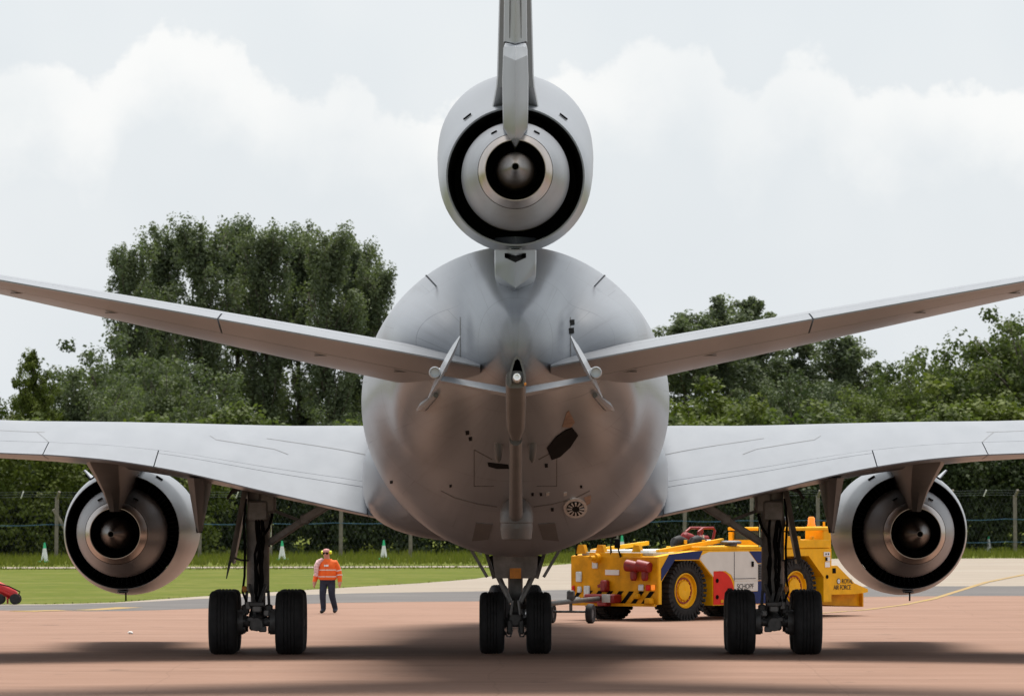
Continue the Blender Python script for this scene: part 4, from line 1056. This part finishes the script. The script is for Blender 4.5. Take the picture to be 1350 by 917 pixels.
# nose gear
b = MB(); b.path([(0, 167.2, .5), (0, 167.2, 1.2), (0, 167.3, 2.5)], [.09, .12, .14], 16)
ng = part(b, 'nose_gear_strut', 'gear_paint')
nax = Vector((math.cos(R(10)), math.sin(R(10)), 0))
b = MB(); b.tube(Vector((0, 167.2, .52)) - nax * .5, Vector((0, 167.2, .52)) + nax * .5, .06); b.box((0, 166.95, .8), (.2, .15, .5), .03); part(b, 'nose_axle', 'gear_dark', ng)
for s_ in (-1, 1): wheel(ng, Vector((0, 167.2, .52)) + nax * .40 * s_, .52, .40, .21, tuple(nax))
for s_ in (-1, 1):
    b = MB(); b.bar((s_ * .1, 167.0, 1.2), (s_ * .3, 167, 2.3), .06, .06); part(b, 'nose_brace', 'gear_dark', ng)
b = MB(); b.box((-.18, 166.95, .93), (.14, .06, .07), .01); part(b, 'taxi_lamp', 'lens', ng)

# ================================================================== TUG
mat('tug_yellow', (0.82, 0.41, 0.003), 0.5, var=0.12, scale=3.5, spec=.25)
mat('tug_yellow_dirty', (0.66, 0.30, 0.003), 0.55, var=0.22, scale=3.0, spec=.2)
mat('tug_white', (0.62, 0.60, 0.55), 0.45, var=0.06, scale=2)
mat('tug_red', (0.62, 0.02, 0.010), 0.5, var=0.1, scale=3, spec=.2)
mat('tug_dark_red', (0.22, 0.006, 0.006), 0.5, var=0.25, scale=8)
mat('tug_blue', (0.010, 0.024, 0.11), 0.5, var=0.12, scale=3, spec=.2)
mat('deck_grey', (0.42, 0.42, 0.40), 0.7, var=0.2, scale=4)
mat('deck_white', (0.75, 0.74, 0.70), 0.6, var=0.1, scale=4)
mat('lamp_glass', (0.62, 0.68, 0.68), 0.2, var=0.1, scale=20)
mat('grille', (0.10, 0.10, 0.105), 0.5, .4, var=0.2, scale=20)
mat('window_glass', (0.03, 0.05, 0.05), 0.06, var=0.2, scale=4)
mat('beacon', (0.85, 0.22, 0.01), 0.25, var=0.05, emit=((1.0, .28, .02), .35))
mat('lettering', (0.02, 0.02, 0.02), 0.6, var=0.1)
mat('sticker', (0.75, 0.74, 0.72), 0.5, var=0.08)
TU = thing('aircraft_tug', 'yellow airfield tug with white, red and blue side panels and big tyres', 'tug', (3.55, 174.4, 0), R(50))
def tp(b, name, m, parent=None, **k): return b.build(name, m, parent if parent is not None else TU, **k)
TW, TL = 2.8, 8.35
# body: front box with arch, middle, rear with arch: side profile swept across the width (local x along, y across)
prof = [(0, .42), (0, 1.60), (.5, 1.66), (1.55, 1.74), (7.05, 1.74), (7.05, .38), (6.72, .38), (6.72, 1.02), (6.1, 1.56), (5.2, 1.56), (4.55, 1.0), (4.55, .36), (2.16, .36), (2.16, 1.06), (1.62, 1.50), (.62, 1.50), (.12, .98), (.12, .42)]
b = MB()
def tri_prism(b, poly, y0, y1):
    bm = bmesh.new(); vs = [bm.verts.new((x, y0, z)) for x, z in poly]; f = bm.faces.new(vs); f.normal_update()
    bmesh.ops.triangulate(bm, faces=[f], ngon_method='EAR_CLIP'); bm.verts.index_update(); tr = [[v.index for v in f.verts] for f in bm.faces]; bm.free()
    n = len(poly)
    b.add([(x, y0, z) for x, z in poly] + [(x, y1, z) for x, z in poly], tr + [[i + n for i in t] for t in tr] + [(i, (i + 1) % n, n + (i + 1) % n, n + i) for i in range(n)], 0, False)
    return b
tri_prism(b, prof, 0.0, .58); tri_prism(b, prof, TW - .58, TW)
b.box((3.5, TW / 2, 1.05), (6.98, TW - 1.15, 1.28)); tp(b, 'body', 'tug_yellow', sharp=20)
# black boxes stand in for the shade inside the wheel arches
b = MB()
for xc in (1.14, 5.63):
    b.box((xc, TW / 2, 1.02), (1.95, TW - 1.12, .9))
tp(b, 'arch_shade', 'black')
# deck
b = MB(); b.box((1.6, TW / 2 + .1, 1.70), (2.6, TW - .9, .1), .01); deck = tp(b, 'deck', 'deck_white')
b = MB(); b.box((.55, TW / 2, 1.66), (.9, TW - .5, .08), .01); tp(b, 'tread_plate', 'deck_grey', deck)
b = MB(); b.bar((.4, .35, 1.72), (3.0, .35, 1.98), .1, .1); b.bar((.4, TW - .35, 1.72), (2.6, TW - .35, 1.9), .1, .1); tp(b, 'deck_rail', 'tug_yellow')
for (x, y) in ((.15, 1.95), (.12, 2.55), (.35, .95)):
    b = MB(); b.prism([(-.16, 0), (.16, 0), (.08, .22), (-.08, .22)], -.06, .06, 'x'); b.v = [(p[0] + x, p[1] + y, p[2] + 1.66) for p in b.v]; tp(b, 'lifting_lug', 'tug_yellow_dirty')
b = MB(); b.lathe([(0, .12), (.14, .12), (.15, .07), (.3, .06)], (-.02, 1.93, 1.55), (-1, 0, 0), 14, (True, True)); tp(b, 'towing_eye', 'tug_yellow_dirty')
for (x, y, h, ln) in ((.1, 2.72, .5, -.1), (.05, 1.55, .55, -.06), (.0, 1.2, .3, .1)):
    b = MB(); b.path([(x, y, 1.58), (x - .05, y + ln * .3, 1.58 + h * .5), (x, y + ln, 1.6 + h)], [.035, .02, .03], 6); b.box((x, y + ln * 1.2, 1.62 + h), (.05, .18, .24), .02); tp(b, 'mirror_arm', 'black')
# side panels (near side y=0): proud plates
def plate(name, m, poly, th=.012, y=0.0, holes=None, parent=None):
    b = MB(); tri_prism(b, poly, y - th, y + .004); return tp(b, name, m, parent, sharp=20)
plate('arch_panel', 'tug_blue', [(.10, 1.0), (.10, 1.30), (.42, 1.66), (1.75, 1.735), (1.60, 1.52), (.64, 1.52)])
wp = plate('white_panel', 'tug_white', [(1.64, 1.52), (1.70, 1.62), (2.0, 1.70), (3.60, 1.70), (3.98, 1.38), (3.98, .96), (3.02, .96), (2.9, 1.12), (2.66, 1.22), (2.18, 1.22), (2.18, 1.08)])
b = MB(); b.box((3.02, -.016, 1.33), (.018, .008, .72)); b.box((3.45, -.016, 1.02), (.9, .008, .016)); tp(b, 'panel_joint', 'grille', wp)
b = MB(); b.box((3.75, -.03, 1.38), (.07, .04, .14), .01); tp(b, 'door_latch', 'black', wp)
arc = [(2.18 + .0, .38), (2.18, 1.20)] + [(2.45 + .56 * math.sin(t), .66 + .56 * math.cos(t)) for t in np.linspace(0, math.pi / 2, 10)] + [(3.01, .38)]
rp = plate('red_panel', 'tug_red', arc, .016)
for z in (.98, .57):
    b = MB(); b.lathe([(0, .055), (.012, .055), (.012, .03), (0, .03)], (2.32, -.017, z), (0, -1, 0), 14, (True, True)); tp(b, 'bolt_hole', 'black', rp)
b = MB(); b.box((2.82, -.02, .76), (.16, .02, .05)); tp(b, 'slot', 'black', rp)
b = MB(); b.box((2.52, -.02, .46), (.1, .01, .08)); tp(b, 'reflector', 'tug_yellow_dirty', rp)
np2 = plate('name_panel', 'tug_white', [(3.03, .70), (3.03, .955), (3.98, .955), (3.98, .70)], .014)
plate('lower_panel', 'tug_blue', [(3.03, .38), (3.03, .69), (3.98, .69), (3.98, .95), (4.52, .95), (4.52, .38)], .012)
plate('upper_panel', 'tug_blue', [(3.64, 1.70), (4.66, 1.70), (4.78, 1.42), (3.99, 1.40)], .012)
gp = plate('radiator_panel', 'tug_white', [(3.99, .965), (3.99, 1.385), (4.8, 1.385), (4.52, .965)], .010)
for k in range(9):
    b = MB(); b.box((4.30, -.022, 1.0 + k * .043), (.58, .02, .026), .004); tp(b, 'grille_slat', 'grille', gp)
b = MB(); b.box((4.30, -.012, 1.175), (.60, .01, .40)); tp(b, 'grille_back', 'black', gp)
b = MB(); b.box((3.1, .55, 1.79), (2.9, 1.1, .10), .02); tp(b, 'engine_hood', 'tug_yellow')
# near end plate (x=0): lamps, hooks, stripes
b = MB(); b.box((-.012, TW / 2, 1.0), (.03, TW - .02, 1.18), .004); ep = tp(b, 'end_plate', 'tug_yellow_dirty')
for (y, z, wy, wz) in ((2.0, 1.42, .17, .26), (2.52, 1.08, .18, .26), (2.26, .72, .19, .28), (2.5, .76, .13, .16), (.52, .83, .16, .16), (2.55, .5, .14, .16)):
    b = MB(); b.box((-.05, y, z), (.06, wy, wz), .02); tp(b, 'lamp', 'lamp_glass', ep)
for (y, z, wy, wz) in ((.30, .83, .13, .15), (2.7, .78, .08, .16)):
    b = MB(); b.box((-.05, y, z), (.06, wy, wz), .02); tp(b, 'tail_lamp', 'tug_red', ep)
b = MB(); b.box((-.045, .14, .84), (.05, .12, .14), .02); tp(b, 'turn_lamp', 'beacon', ep)
for k in range(8):
    y0 = .10 + k * .33
    if 1.15 < y0 < 2.0 and k % 2: pass
    b = MB(); b.prism([(y0, .74), (y0 + .15, .74), (y0 + .44, .43), (y0 + .29, .43)], -.034, -.026, 'x')
    b.v = [(p[0], min(p[1], 2.78), p[2]) for p in b.v]; tp(b, 'hazard_stripe', 'black', ep)
b = MB(); b.box((-.04, 1.45, 1.20), (.03, .44, .13), .005); tp(b, 'number_plate', 'sticker', ep)
b = MB()
for y in (.36, .72):
    b.lathe([(-.19, .13), (.17, .15), (.19, .10)], (-.14, y, 1.36), (0, 1, .12), 16, (True, True)); b.box((-.12, y - .02, 1.17), (.13, .2, .34), .05)
tp(b, 'chock_holder', 'tug_dark_red', ep)
b = MB(); b.box((-.12, 1.62, .86), (.2, .2, .30), .04); b.bar((-.1, 1.55, .95), (-.1, 1.85, .85), .07, .07); tp(b, 'hitch_lever', 'tug_dark_red', ep)
b = MB(); b.box((-.2, 1.62, .55), (.36, .95, .22), .03); b.box((-.3, 1.5, .42), (.22, .3, .1), .02); hb = tp(b, 'tow_hitch', 'tug_dark_red', ep)
b = MB(); b.box((-.395, 1.36, .56), (.02, .26, .20), .004); tp(b, 'hitch_plate', 'deck_grey', hb)
b = MB(); b.box((-.12, .2, .5), (.2, .2, .16), .03); b.box((-.12, .6, .62), (.16, .16, .14), .03); tp(b, 'coupling_step', 'tug_yellow_dirty', ep)
b = MB(); b.bar((-.06, .06, .40), (-.06, TW - .06, .40), .10, .07); tp(b, 'lower_beam', 'tug_yellow_dirty', ep)
# cab at the far end
b = MB(); b.box((6.1, .95, 1.86), (1.85, 1.86, .22), .02); b.box((6.95, .35, 2.02), (.34, .6, .56), .02); b.box((5.22, .10, 1.97), (.12, .14, .40), .01); b.box((6.1, .10, 2.245), (1.9, .16, .08), .012)
b.box((6.92, 1.7, 2.02), (.12, .14, .48), .01); b.box((5.22, 1.8, 1.97), (.12, .14, .40), .01); b.box((6.1, 1.8, 2.245), (1.9, .16, .08), .012); b.box((5.2, .95, 2.245), (.12, 1.7, .08), .012); b.box((6.98, .95, 2.245), (.12, 1.7, .08), .012)
b.box((5.6, .2, 2.0), (.6, .2, .12), .01); b.box((6.5, .2, 1.98), (.1, .1, .14), .01); cab = tp(b, 'cab', 'tug_yellow')
b = MB(); b.box((6.1, 1.78, 2.06), (1.7, .02, .32)); b.box((5.24, .95, 2.06), (.02, 1.6, .32)); tp(b, 'window', 'window_glass', cab)
b = MB(); b.box((6.5, .22, 2.33), (.16, .16, .05), .01); b.lathe([(0, .095), (.17, .085), (.2, .06), (.205, .01)], (6.5, .22, 2.35), (0, 0, 1), 18, (True, True)); tp(b, 'beacon_lamp', 'beacon', cab)
b = MB(); b.lathe([(-.11, .01), (-.09, .07), (0, .105), (.09, .07), (.11, .01)], (5.42, .3, 2.46), (0, 0, 1), 16); b.tube((5.42, .3, 2.28), (5.42, .3, 2.38), .02); tp(b, 'horn', 'grille', cab)
b = MB(); b.tube((7.0, .2, 2.25), (7.0, .2, 2.42), .03); tp(b, 'exhaust_stub', 'tug_yellow', cab)
b = MB(); b.box((6.85, -.01, 1.60), (.26, .012, .11)); b.box((6.87, -.01, 1.33), (.2, .012, .13)); b.box((6.9, -.01, 1.47), (.16, .012, .11)); st_ = tp(b, 'sticker', 'sticker', cab)
b = MB(); b.box((6.82, -.02, 1.47), (.08, .01, .08)); b.box((6.8, -.02, 1.6), (.04, .01, .04)); b.box((6.9, -.02, 1.6), (.04, .01, .04)); tp(b, 'sticker_mark', 'black', cab)
b = MB(); b.lathe([(0, .05), (.014, .05)], (6.86, -.002, 1.02), (0, -1, 0), 14, (True, True)); tp(b, 'bolt_hole', 'black', cab)
# far end cowl sloping down, with the lettering
b = MB(); tri_prism(b, [(7.052, .56), (7.052, 1.30), (7.32, 1.30), (8.05, .84), (8.62, .68), (8.62, .60), (8.1, .56)], .02, TW - .02); cw = tp(b, 'tail_cowl', 'tug_yellow')
b = MB(); tri_prism(b, [(7.052, .30), (7.052, .55), (8.70, .60), (8.70, .24), (7.9, .26)], .35, TW - .3); b.box((8.71, TW / 2, .42), (.05, TW - .5, .40)); tp(b, 'bumper', 'tug_yellow_dirty')
b = MB(); b.box((7.18, .012, 1.17), (.13, .02, .13), .004); tp(b, 'recess', 'black', cw)
def text(parent, body, size, x, z, m, y=-.008, sx=1.0):
    cu = bpy.data.curves.new('lettering', 'FONT'); cu.body = body; cu.size = size; cu.extrude = .002; cu.space_character = .95
    o = bpy.data.objects.new('tmp', cu); COL.objects.link(o); bpy.context.view_layer.update()
    me = bpy.data.meshes.new_from_object(o.evaluated_get(bpy.context.evaluated_depsgraph_get())); COL.objects.unlink(o); bpy.data.objects.remove(o)
    me.materials.clear(); me.materials.append(MATS[m])
    q = bpy.data.objects.new('lettering', me); COL.objects.link(q); q.parent = parent
    q.location = (x, y, z); q.rotation_euler = (R(90), 0, 0); q.scale = (sx, 1, 1); return q
text(np2, 'SCHOPF', .18, 3.12, .765, 'lettering', -.018, 1.08)
text(cw, 'ROYAL', .17, 7.50, .84, 'lettering', .012, .92)
text(cw, 'AIR FORCE', .17, 7.16, .685, 'lettering', .012, .92)
b = MB(); b.lathe([(0, .075), (.006, .075)], (7.37, .016, .90), (0, -1, 0), 24, (True, True)); tp(b, 'roundel_ring', 'lettering', cw)
b = MB(); b.lathe([(0, .054), (.004, .054)], (7.37, .009, .90), (0, -1, 0), 24, (True, True)); tp(b, 'roundel_white', 'sticker', cw)
b = MB(); b.lathe([(0, .02), (.003, .02)], (7.37, .004, .90), (0, -1, 0), 16, (True, True)); tp(b, 'roundel_centre', 'deck_grey', cw)
# wheels
def tug_wheel(xc, yc, out):
    r, w_ = .745, .48
    b = MB(); b.lathe([(-w_ / 2 * q, rr) for q, rr in ((.75, .43), (1.0, .5), (1.02, .62), (.93, .69), (.7, .725), (-.7, .725), (-.93, .69), (-1.02, .62), (-1.0, .5), (-.75, .43))], (0, 0, 0), (0, 1, 0), 48)
    for k in range(36):   # lugs
        a = 2 * math.pi * k / 36
        for s_ in (-1, 1):
            aa = a + (.5 * 2 * math.pi / 36 if s_ > 0 else 0)
            M_ = Matrix.Rotation(-aa, 3, 'Y')
            b.box(M_ @ Vector((0, s_ * .155, .735)), (.075, .24, .05), 0, M_)
            b.box(M_ @ Vector((0, s_ * .248, .66)), (.06, .02, .13), 0, M_)
    t = b.build('tyre', 'tread_rubber', TU, sharp=35); t.location = (xc, yc, .745)
    b = MB(); f = out
    b.lathe([(f * .16, .43), (f * .21, .44), (f * .22, .415), (f * .14, .39), (f * .10, .31), (f * .12, .30), (f * .12, .24), (f * .17, .235), (f * .19, .08), (f * .17, .001)], (0, 0, 0), (0, 1, 0), 36)
    for k in range(14):
        a = 2 * math.pi * k / 14; b.tube((.27 * math.cos(a), f * .10, .27 * math.sin(a)), (.27 * math.cos(a), f * .15, .27 * math.sin(a)), .018, n=6)
    h = b.build('rim', 'tug_yellow', t, sharp=30)
    b = MB(); b.lathe([(f * .135, .325), (f * .145, .325), (f * .145, .29), (f * .125, .29)], (0, 0, 0), (0, 1, 0), 36); b.build('rim_groove', 'tug_dark_red', t)
tug_wheel(1.17, .28, -1); tug_wheel(5.66, .28, -1); tug_wheel(1.17, TW - .28, 1); tug_wheel(5.66, TW - .28, 1)
# deck clutter: red pump frame, black rollers, filter pot
pf = thing('pump_unit', 'small red tubular framed pump unit standing on the tug hood', 'pump', (TU.matrix_world if False else Vector((3.55, 174.4, 0))) + Matrix.Rotation(R(50), 3, 'Z') @ Vector((2.75, .7, 1.84)), R(50))
b = MB(); b.path([(-.3, 0, .02), (-.28, 0, .36), (-.1, 0, .45), (.32, 0, .45), (.38, 0, .38), (.25, 0, .02)], .035, 8); b.path([(-.3, .4, .02), (-.28, .4, .36), (-.1, .4, .45), (.32, .4, .45), (.38, .4, .38), (.25, .4, .02)], .035, 8); b.tube((-.1, 0, .45), (-.1, .4, .45), .03); b.build('frame', 'tug_dark_red', pf)
b = MB(); b.box((0, .2, .14), (.5, .34, .24), .05); b.lathe([(0, .14), (.25, .14), (.3, .08)], (-.35, .2, .17), (-1, 0, .2), 14, (True, True)); b.build('motor', 'tug_dark_red', pf)
b = MB(); b.box((.1, .02, .1), (.3, .06, .12), .02); b.tube((-.12, -.02, .0), (-.12, -.02, .28), .03); b.build('fitting', 'sticker', pf)
def on_tug(x, y, z): return Vector((3.55, 174.4, 0)) + Matrix.Rotation(R(50), 3, 'Z') @ Vector((x, y, z))
for (x, y, lb) in ((1.62, .62, 'black rubber bundle on the tug deck nearest the end plate'), (2.2, .5, 'black rubber bundle on the tug deck beside the red pump')):
    r_ = thing('rubber_bundle', lb, 'bundle', on_tug(x, y, 1.75), R(50))
    b = MB(); b.path([(-.28, 0, .1), (-.2, 0, .2), (0, .03, .23), (.22, 0, .17), (.28, 0, .08)], [.08, .12, .14, .12, .07], 10); b.build('roll', 'rubber', r_)
    b = MB(); b.box((.05, -.14, .2), (.12, .02, .1), .005); b.build('tie', 'tug_yellow', r_)
r_ = thing('filter_pot', 'flat black round filter on the tug hood beside the red pump', 'filter', on_tug(3.05, .12, 1.845), R(50))
MB().lathe([(0, .16), (.05, .16), (.05, .26), (.1, .27), (.13, .2), (.13, .01)], (0, 0, 0), (0, 0, 1), 22, (True, False)).build('lid', 'grille', r_)

# ---- tow bar between tug and nose gear
A, B = on_tug(-.4, 1.6, .55), Vector((.1, 168.0, .50))
tb_ = thing('tow_bar', 'dark tow bar with small wheels linking tug and nose gear', 'tow bar', (A.x, A.y, 0))
def tq(b, name, m, parent=tb_): return b.build(name, m, parent, org=(A.x, A.y, 0))
b = MB(); b.tube(A, B, .06); b.box(B, (.3, .3, .18), .03); bar = tq(b, 'bar', 'gear_dark')
mid = A.lerp(B, .36)
dn = (B - A).normalized(); nx = Vector((-dn.y, dn.x, 0)).normalized()
b = MB(); b.tube(mid + nx * .5 + Vector((0, 0, -.25)), mid - nx * .5 + Vector((0, 0, -.25)), .03); b.bar(mid, mid + Vector((0, 0, -.25)), .08, .08, (1, 0, 0)); b.box(mid + Vector((0, 0, .15)), (.2, .3, .25), .04); tq(b, 'carriage', 'gear_dark')
for s_ in (-1, 1):
    c_ = mid + nx * .5 * s_ + Vector((0, 0, -.25)); c_.z = .24
    b = MB(); b.lathe([(-.07, .12), (-.08, .16), (-.08, .22), (-.05, .24), (.05, .24), (.08, .22), (.08, .16), (.07, .12)], c_, tuple(nx), 24); w_ = tq(b, 'tyre', 'rubber', tb_)
    b = MB(); b.lathe([(-.06, .001), (-.06, .12), (.06, .12), (.06, .001)], c_, tuple(nx), 16); tq(b, 'rim', 'grille', tb_)

# ================================================================== GROUND CREW
mat('hi_vis', (0.85, 0.13, 0.012), 0.75, var=0.10, scale=9, bump=.4, bscale=9)
mat('reflective', (0.72, 0.66, 0.60), 0.4, var=0.06)
mat('navy_cloth', (0.018, 0.022, 0.042), 0.85, var=0.3, scale=8, bump=.5, bscale=8)
mat('skin', (0.50, 0.25, 0.18), 0.55, var=0.08, scale=12)
mat('boot', (0.012, 0.011, 0.010), 0.5, var=0.3)
mat('ear_yellow', (0.72, 0.85, 0.02), 0.4, var=0.05)
mat('scarf', (0.70, 0.45, 0.45), 0.8, var=0.45, scale=28)
mat('cap_pink', (0.52, 0.24, 0.22), 0.7, var=0.1)
px_, py_ = gnd(432, 808)
person = thing('person', 'ground crew in orange hi-vis jacket, navy trousers and yellow ear defenders, walking towards us', 'person', (px_, py_, -0.012)); person.scale = (1.2, 1.12, 1.0); person.rotation_euler = (0, 0, R(-16))
def skin_body(name, joints, edges, radii, mats, classify, parent):
    me = bpy.data.meshes.new(name); me.from_pydata(joints, edges, []); o = bpy.data.objects.new(name, me); COL.objects.link(o)
    sm = o.modifiers.new('skin', 'SKIN'); sm.use_smooth_shade = True
    for i, r in enumerate(radii):
        sv = me.skin_vertices[0].data[i]; sv.radius = r if isinstance(r, tuple) else (r, r); sv.use_root = (i == 0)
    ss = o.modifiers.new('sub', 'SUBSURF'); ss.levels = ss.render_levels = 2
    dg = bpy.context.evaluated_depsgraph_get(); em = bpy.data.meshes.new_from_object(o.evaluated_get(dg)); bpy.data.objects.remove(o)
    em.materials.clear()
    for m in mats: em.materials.append(MATS[m])
    for p in em.polygons: p.material_index = classify(p.center); p.use_smooth = True
    q = bpy.data.objects.new(name, em); COL.objects.link(q); q.parent = parent; return q
J = []; E_ = []; RD = []
def jn(p, r, prev=None):
    J.append(p); RD.append(r)
    if prev is not None: E_.append((prev, len(J) - 1))
    return len(J) - 1
pel = jn((0, 0, .90), (.145, .105))
wst = jn((0, -.01, 1.02), (.165, .13), pel); chest = jn((-.005, -.01, 1.20), (.175, .135), wst); neckb = jn((-.008, -.015, 1.385), (.10, .085), chest)
nk = jn((-.01, -.03, 1.445), .055, neckb); hd = jn((-.015, -.045, 1.535), (.068, .078), nk); hd2 = jn((-.015, -.04, 1.615), (.072, .085), hd); hd3 = jn((-.015, -.035, 1.672), (.045, .055), hd2)
for s_, kn, an, ft in ((-1, (-.085, -.10, .50), (-.075, -.06, .10), (-.095, -.20, .045)), (1, (.10, -.02, .50), (.15, .10, .115), (.165, -.04, .05))):
    hp_ = jn((s_ * .085, 0, .82), (.095, .105), pel); k_ = jn(kn, (.072, .078), hp_); a_ = jn(an, (.058, .062), k_); f_ = jn(ft, (.045, .04), a_)
for s_, sh, elb, wr in ((-1, (-.185, 0, 1.33), (-.248, .03, 1.06), (-.285, -.05, .83)), (1, (.185, 0, 1.33), (.255, .03, 1.07), (.285, -.02, .84))):
    a0 = jn(sh, (.088, .085), neckb if False else chest); a1 = jn(elb, .068, a0); a2 = jn(wr, .05, a1); hnd = jn((wr[0] + s_ * .004, wr[1] - .02, wr[2] - .075), (.026, .04), a2)
    for k in range(4):
        f0 = jn((wr[0] + s_ * .006, wr[1] - .048 + .021 * k, wr[2] - .125), .0095, hnd); jn((wr[0] - s_ * .006, wr[1] - .05 + .021 * k, wr[2] - .165 + .01 * abs(k - 1.4)), .008, f0)
    t0 = jn((wr[0] - s_ * .01, wr[1] - .068, wr[2] - .08), .011, hnd); jn((wr[0] - s_ * .018, wr[1] - .078, wr[2] - .118), .0095, t0)
def cls(c):
    if c.z > 1.432: return 2
    if abs(c.x) > .22 and c.z < .84: return 2
    if c.z > .915 or (abs(c.x) > .215 and c.z > .5): return 0
    if c.z < .095: return 3
    return 1
body = skin_body('body', J, E_, RD, ['hi_vis', 'navy_cloth', 'skin', 'boot'], cls, person)
# jacket skirt and reflective bands follow the torso
def ringband(z0, z1, rx, ry, cx=0, cy=-.01, flare=0.0, n=28):
    return MB().loft([[(cx + (rx + f) * math.cos(2 * math.pi * k / n), cy + (ry + f) * math.sin(2 * math.pi * k / n), z) for k in range(n)] for z, f in ((z0, flare), ((z0 + z1) / 2, .004), (z1, 0))], (False, False))
b = MB(); b.loft([[(rx * math.cos(2 * math.pi * k / 28) + 0, -.01 + ry * math.sin(2 * math.pi * k / 28), z) for k in range(28)] for z, rx, ry in ((.885, .165, .135), (.90, .20, .155), (.96, .212, .165), (1.1, .21, .165), (1.25, .212, .16), (1.345, .19, .13), (1.40, .12, .10), (1.435, .085, .08))], (False, False)); jk = b.build('jacket', 'hi_vis', person)
ringband(.962, .985, .214, .167).build('reflective_band', 'reflective', jk)
ringband(1.135, 1.160, .214, .168).build('reflective_band', 'reflective', jk)
for s_, e0, e1 in ((-1, Vector((-.248, .03, 1.06)), Vector((-.285, -.05, .83))), (1, Vector((.255, .03, 1.07)), Vector((.285, -.02, .84)))):
    for q in (.28, .05):
        p = e0.lerp(e1, q) if q > .1 else e0.lerp(Vector((s_ * .185, 0, 1.33)), .25); dr = (e1 - e0) if q > .1 else (e0 - Vector((s_ * .185, 0, 1.33)))
        b = MB(); b.lathe([(-.013, .070), (.013, .068)], p, dr, 18); b.build('sleeve_band', 'reflective', jk)
b = MB(); b.box((.02, -.176, 1.26), (.10, .012, .05), .004); b.build('chest_badge', 'sticker', jk)
b = MB(); b.box((0, -.178, 1.15), (.008, .008, .46)); b.build('zip', 'hi_vis', jk)
b = MB(); b.path([(-.09, -.05, 1.42), (-.17, -.11, 1.36), (-.205, -.155, 1.25), (-.215, -.16, 1.1), (-.205, -.17, .98)], [.05, .062, .058, .05, .035], 10); b.build('scarf', 'scarf', person)
b = MB(); b.lathe([(.0, .085), (.045, .082), (.075, .06), (.088, .02), (.09, .001)], (-.015, -.035, 1.612), (0, 0, 1), 20); b.build('cap', 'cap_pink', person)
for s_ in (-1, 1):
    b = MB(); b.lathe([(-.02, .02), (-.015, .045), (.02, .048), (.035, .03), (.04, .001)], (-.015 + s_ * .082, -.035, 1.605), (s_, 0, 0), 16); b.build('ear_defender', 'ear_yellow', person)
    b = MB(); b.lathe([(0, .03), (.012, .03), (.015, .001)], (-.015 + s_ * .034, -.116, 1.578), (0, -1, 0), 12); b.build('sunglass_lens', 'black', person)
b = MB(); b.bar((-.05, -.12, 1.585), (.02, -.12, 1.585), .012, .012); b.build('sunglass_bridge', 'black', person)
b = MB(); b.prism([(-.016, 1.575), (.016, 1.575), (.02, 1.535), (-.02, 1.535)], -.05, -.0, 'y'); b.v = [(p[0] - .015, p[1] - .09, p[2]) for p in b.v]; b.build('nose', 'skin', person)
b = MB(); b.bar((-.04, -.121, 1.508), (.012, -.121, 1.508), .008, .01); b.build('mouth', 'cap_pink', person)
b = MB(); b.path([(-.015 + .088 * math.cos(a), -.035, 1.615 + .092 * math.sin(a)) for a in np.linspace(.1, math.pi - .1, 12)], .009, 6); b.build('ear_defender_band', 'black', person)

# ================================================================== small things
# red wheeled extinguisher cut by the left edge
ex, ey = gnd(8, 796)
fx = thing('fire_extinguisher', 'red wheeled fire extinguisher lying on its trolley at the left edge', 'extinguisher', (ex, ey, 0))
mat('ext_red', (0.50, 0.02, 0.02), 0.35, var=0.12, scale=5)
b = MB(); b.lathe([(-.55, .02), (-.5, .13), (-.42, .155), (.32, .155), (.42, .11), (.47, .05), (.52, .04)], (-.1, 0, .42), (.86, 0, -.42), 22, (True, True)); b.build('cylinder', 'ext_red', fx)
b = MB(); b.bar((-.5, .18, .55), (.3, .18, .2), .04, .04); b.bar((-.5, -.18, .55), (.3, -.18, .2), .04, .04); b.bar((.05, -.2, .17), (.05, .2, .17), .05, .05); b.bar((.05, 0, .17), (.05, 0, .02), .05, .05, (1, 0, 0)); b.build('trolley_frame', 'ext_red', fx)
for (x, y) in ((.27, .24), (.27, -.24), (-.17, .24), (-.17, -.24)):
    b = MB(); b.lathe([(-.04, .05), (-.045, .12), (-.03, .15), (.03, .15), (.045, .12), (.04, .05)], (x, y, .15), (0, 1, 0), 18, (True, True)); b.build('wheel', 'rubber', fx)
b = MB(); b.path([(.35, .0, .25), (.4, -.1, .35), (.1, -.2, .5), (-.3, -.2, .6)], .02, 6); b.build('hose', 'black', fx)
# crumpled scrap on the apron
lx_, ly_ = gnd(172, 835)
rr = random.Random(2); bm = bmesh.new(); bmesh.ops.create_icosphere(bm, subdivisions=2, radius=.05)
for v in bm.verts: v.co = Vector((v.co.x * 1.2, v.co.y * .8, v.co.z * .6)) * rr.uniform(.7, 1.35)
me = bpy.data.meshes.new('litter'); bm.to_mesh(me); bm.free(); me.materials.append(MATS['sticker'])
o = bpy.data.objects.new('litter', me); COL.objects.link(o); o.location = (lx_, ly_, .03); tag(o, 'crumpled white scrap lying on the apron at left', 'litter')
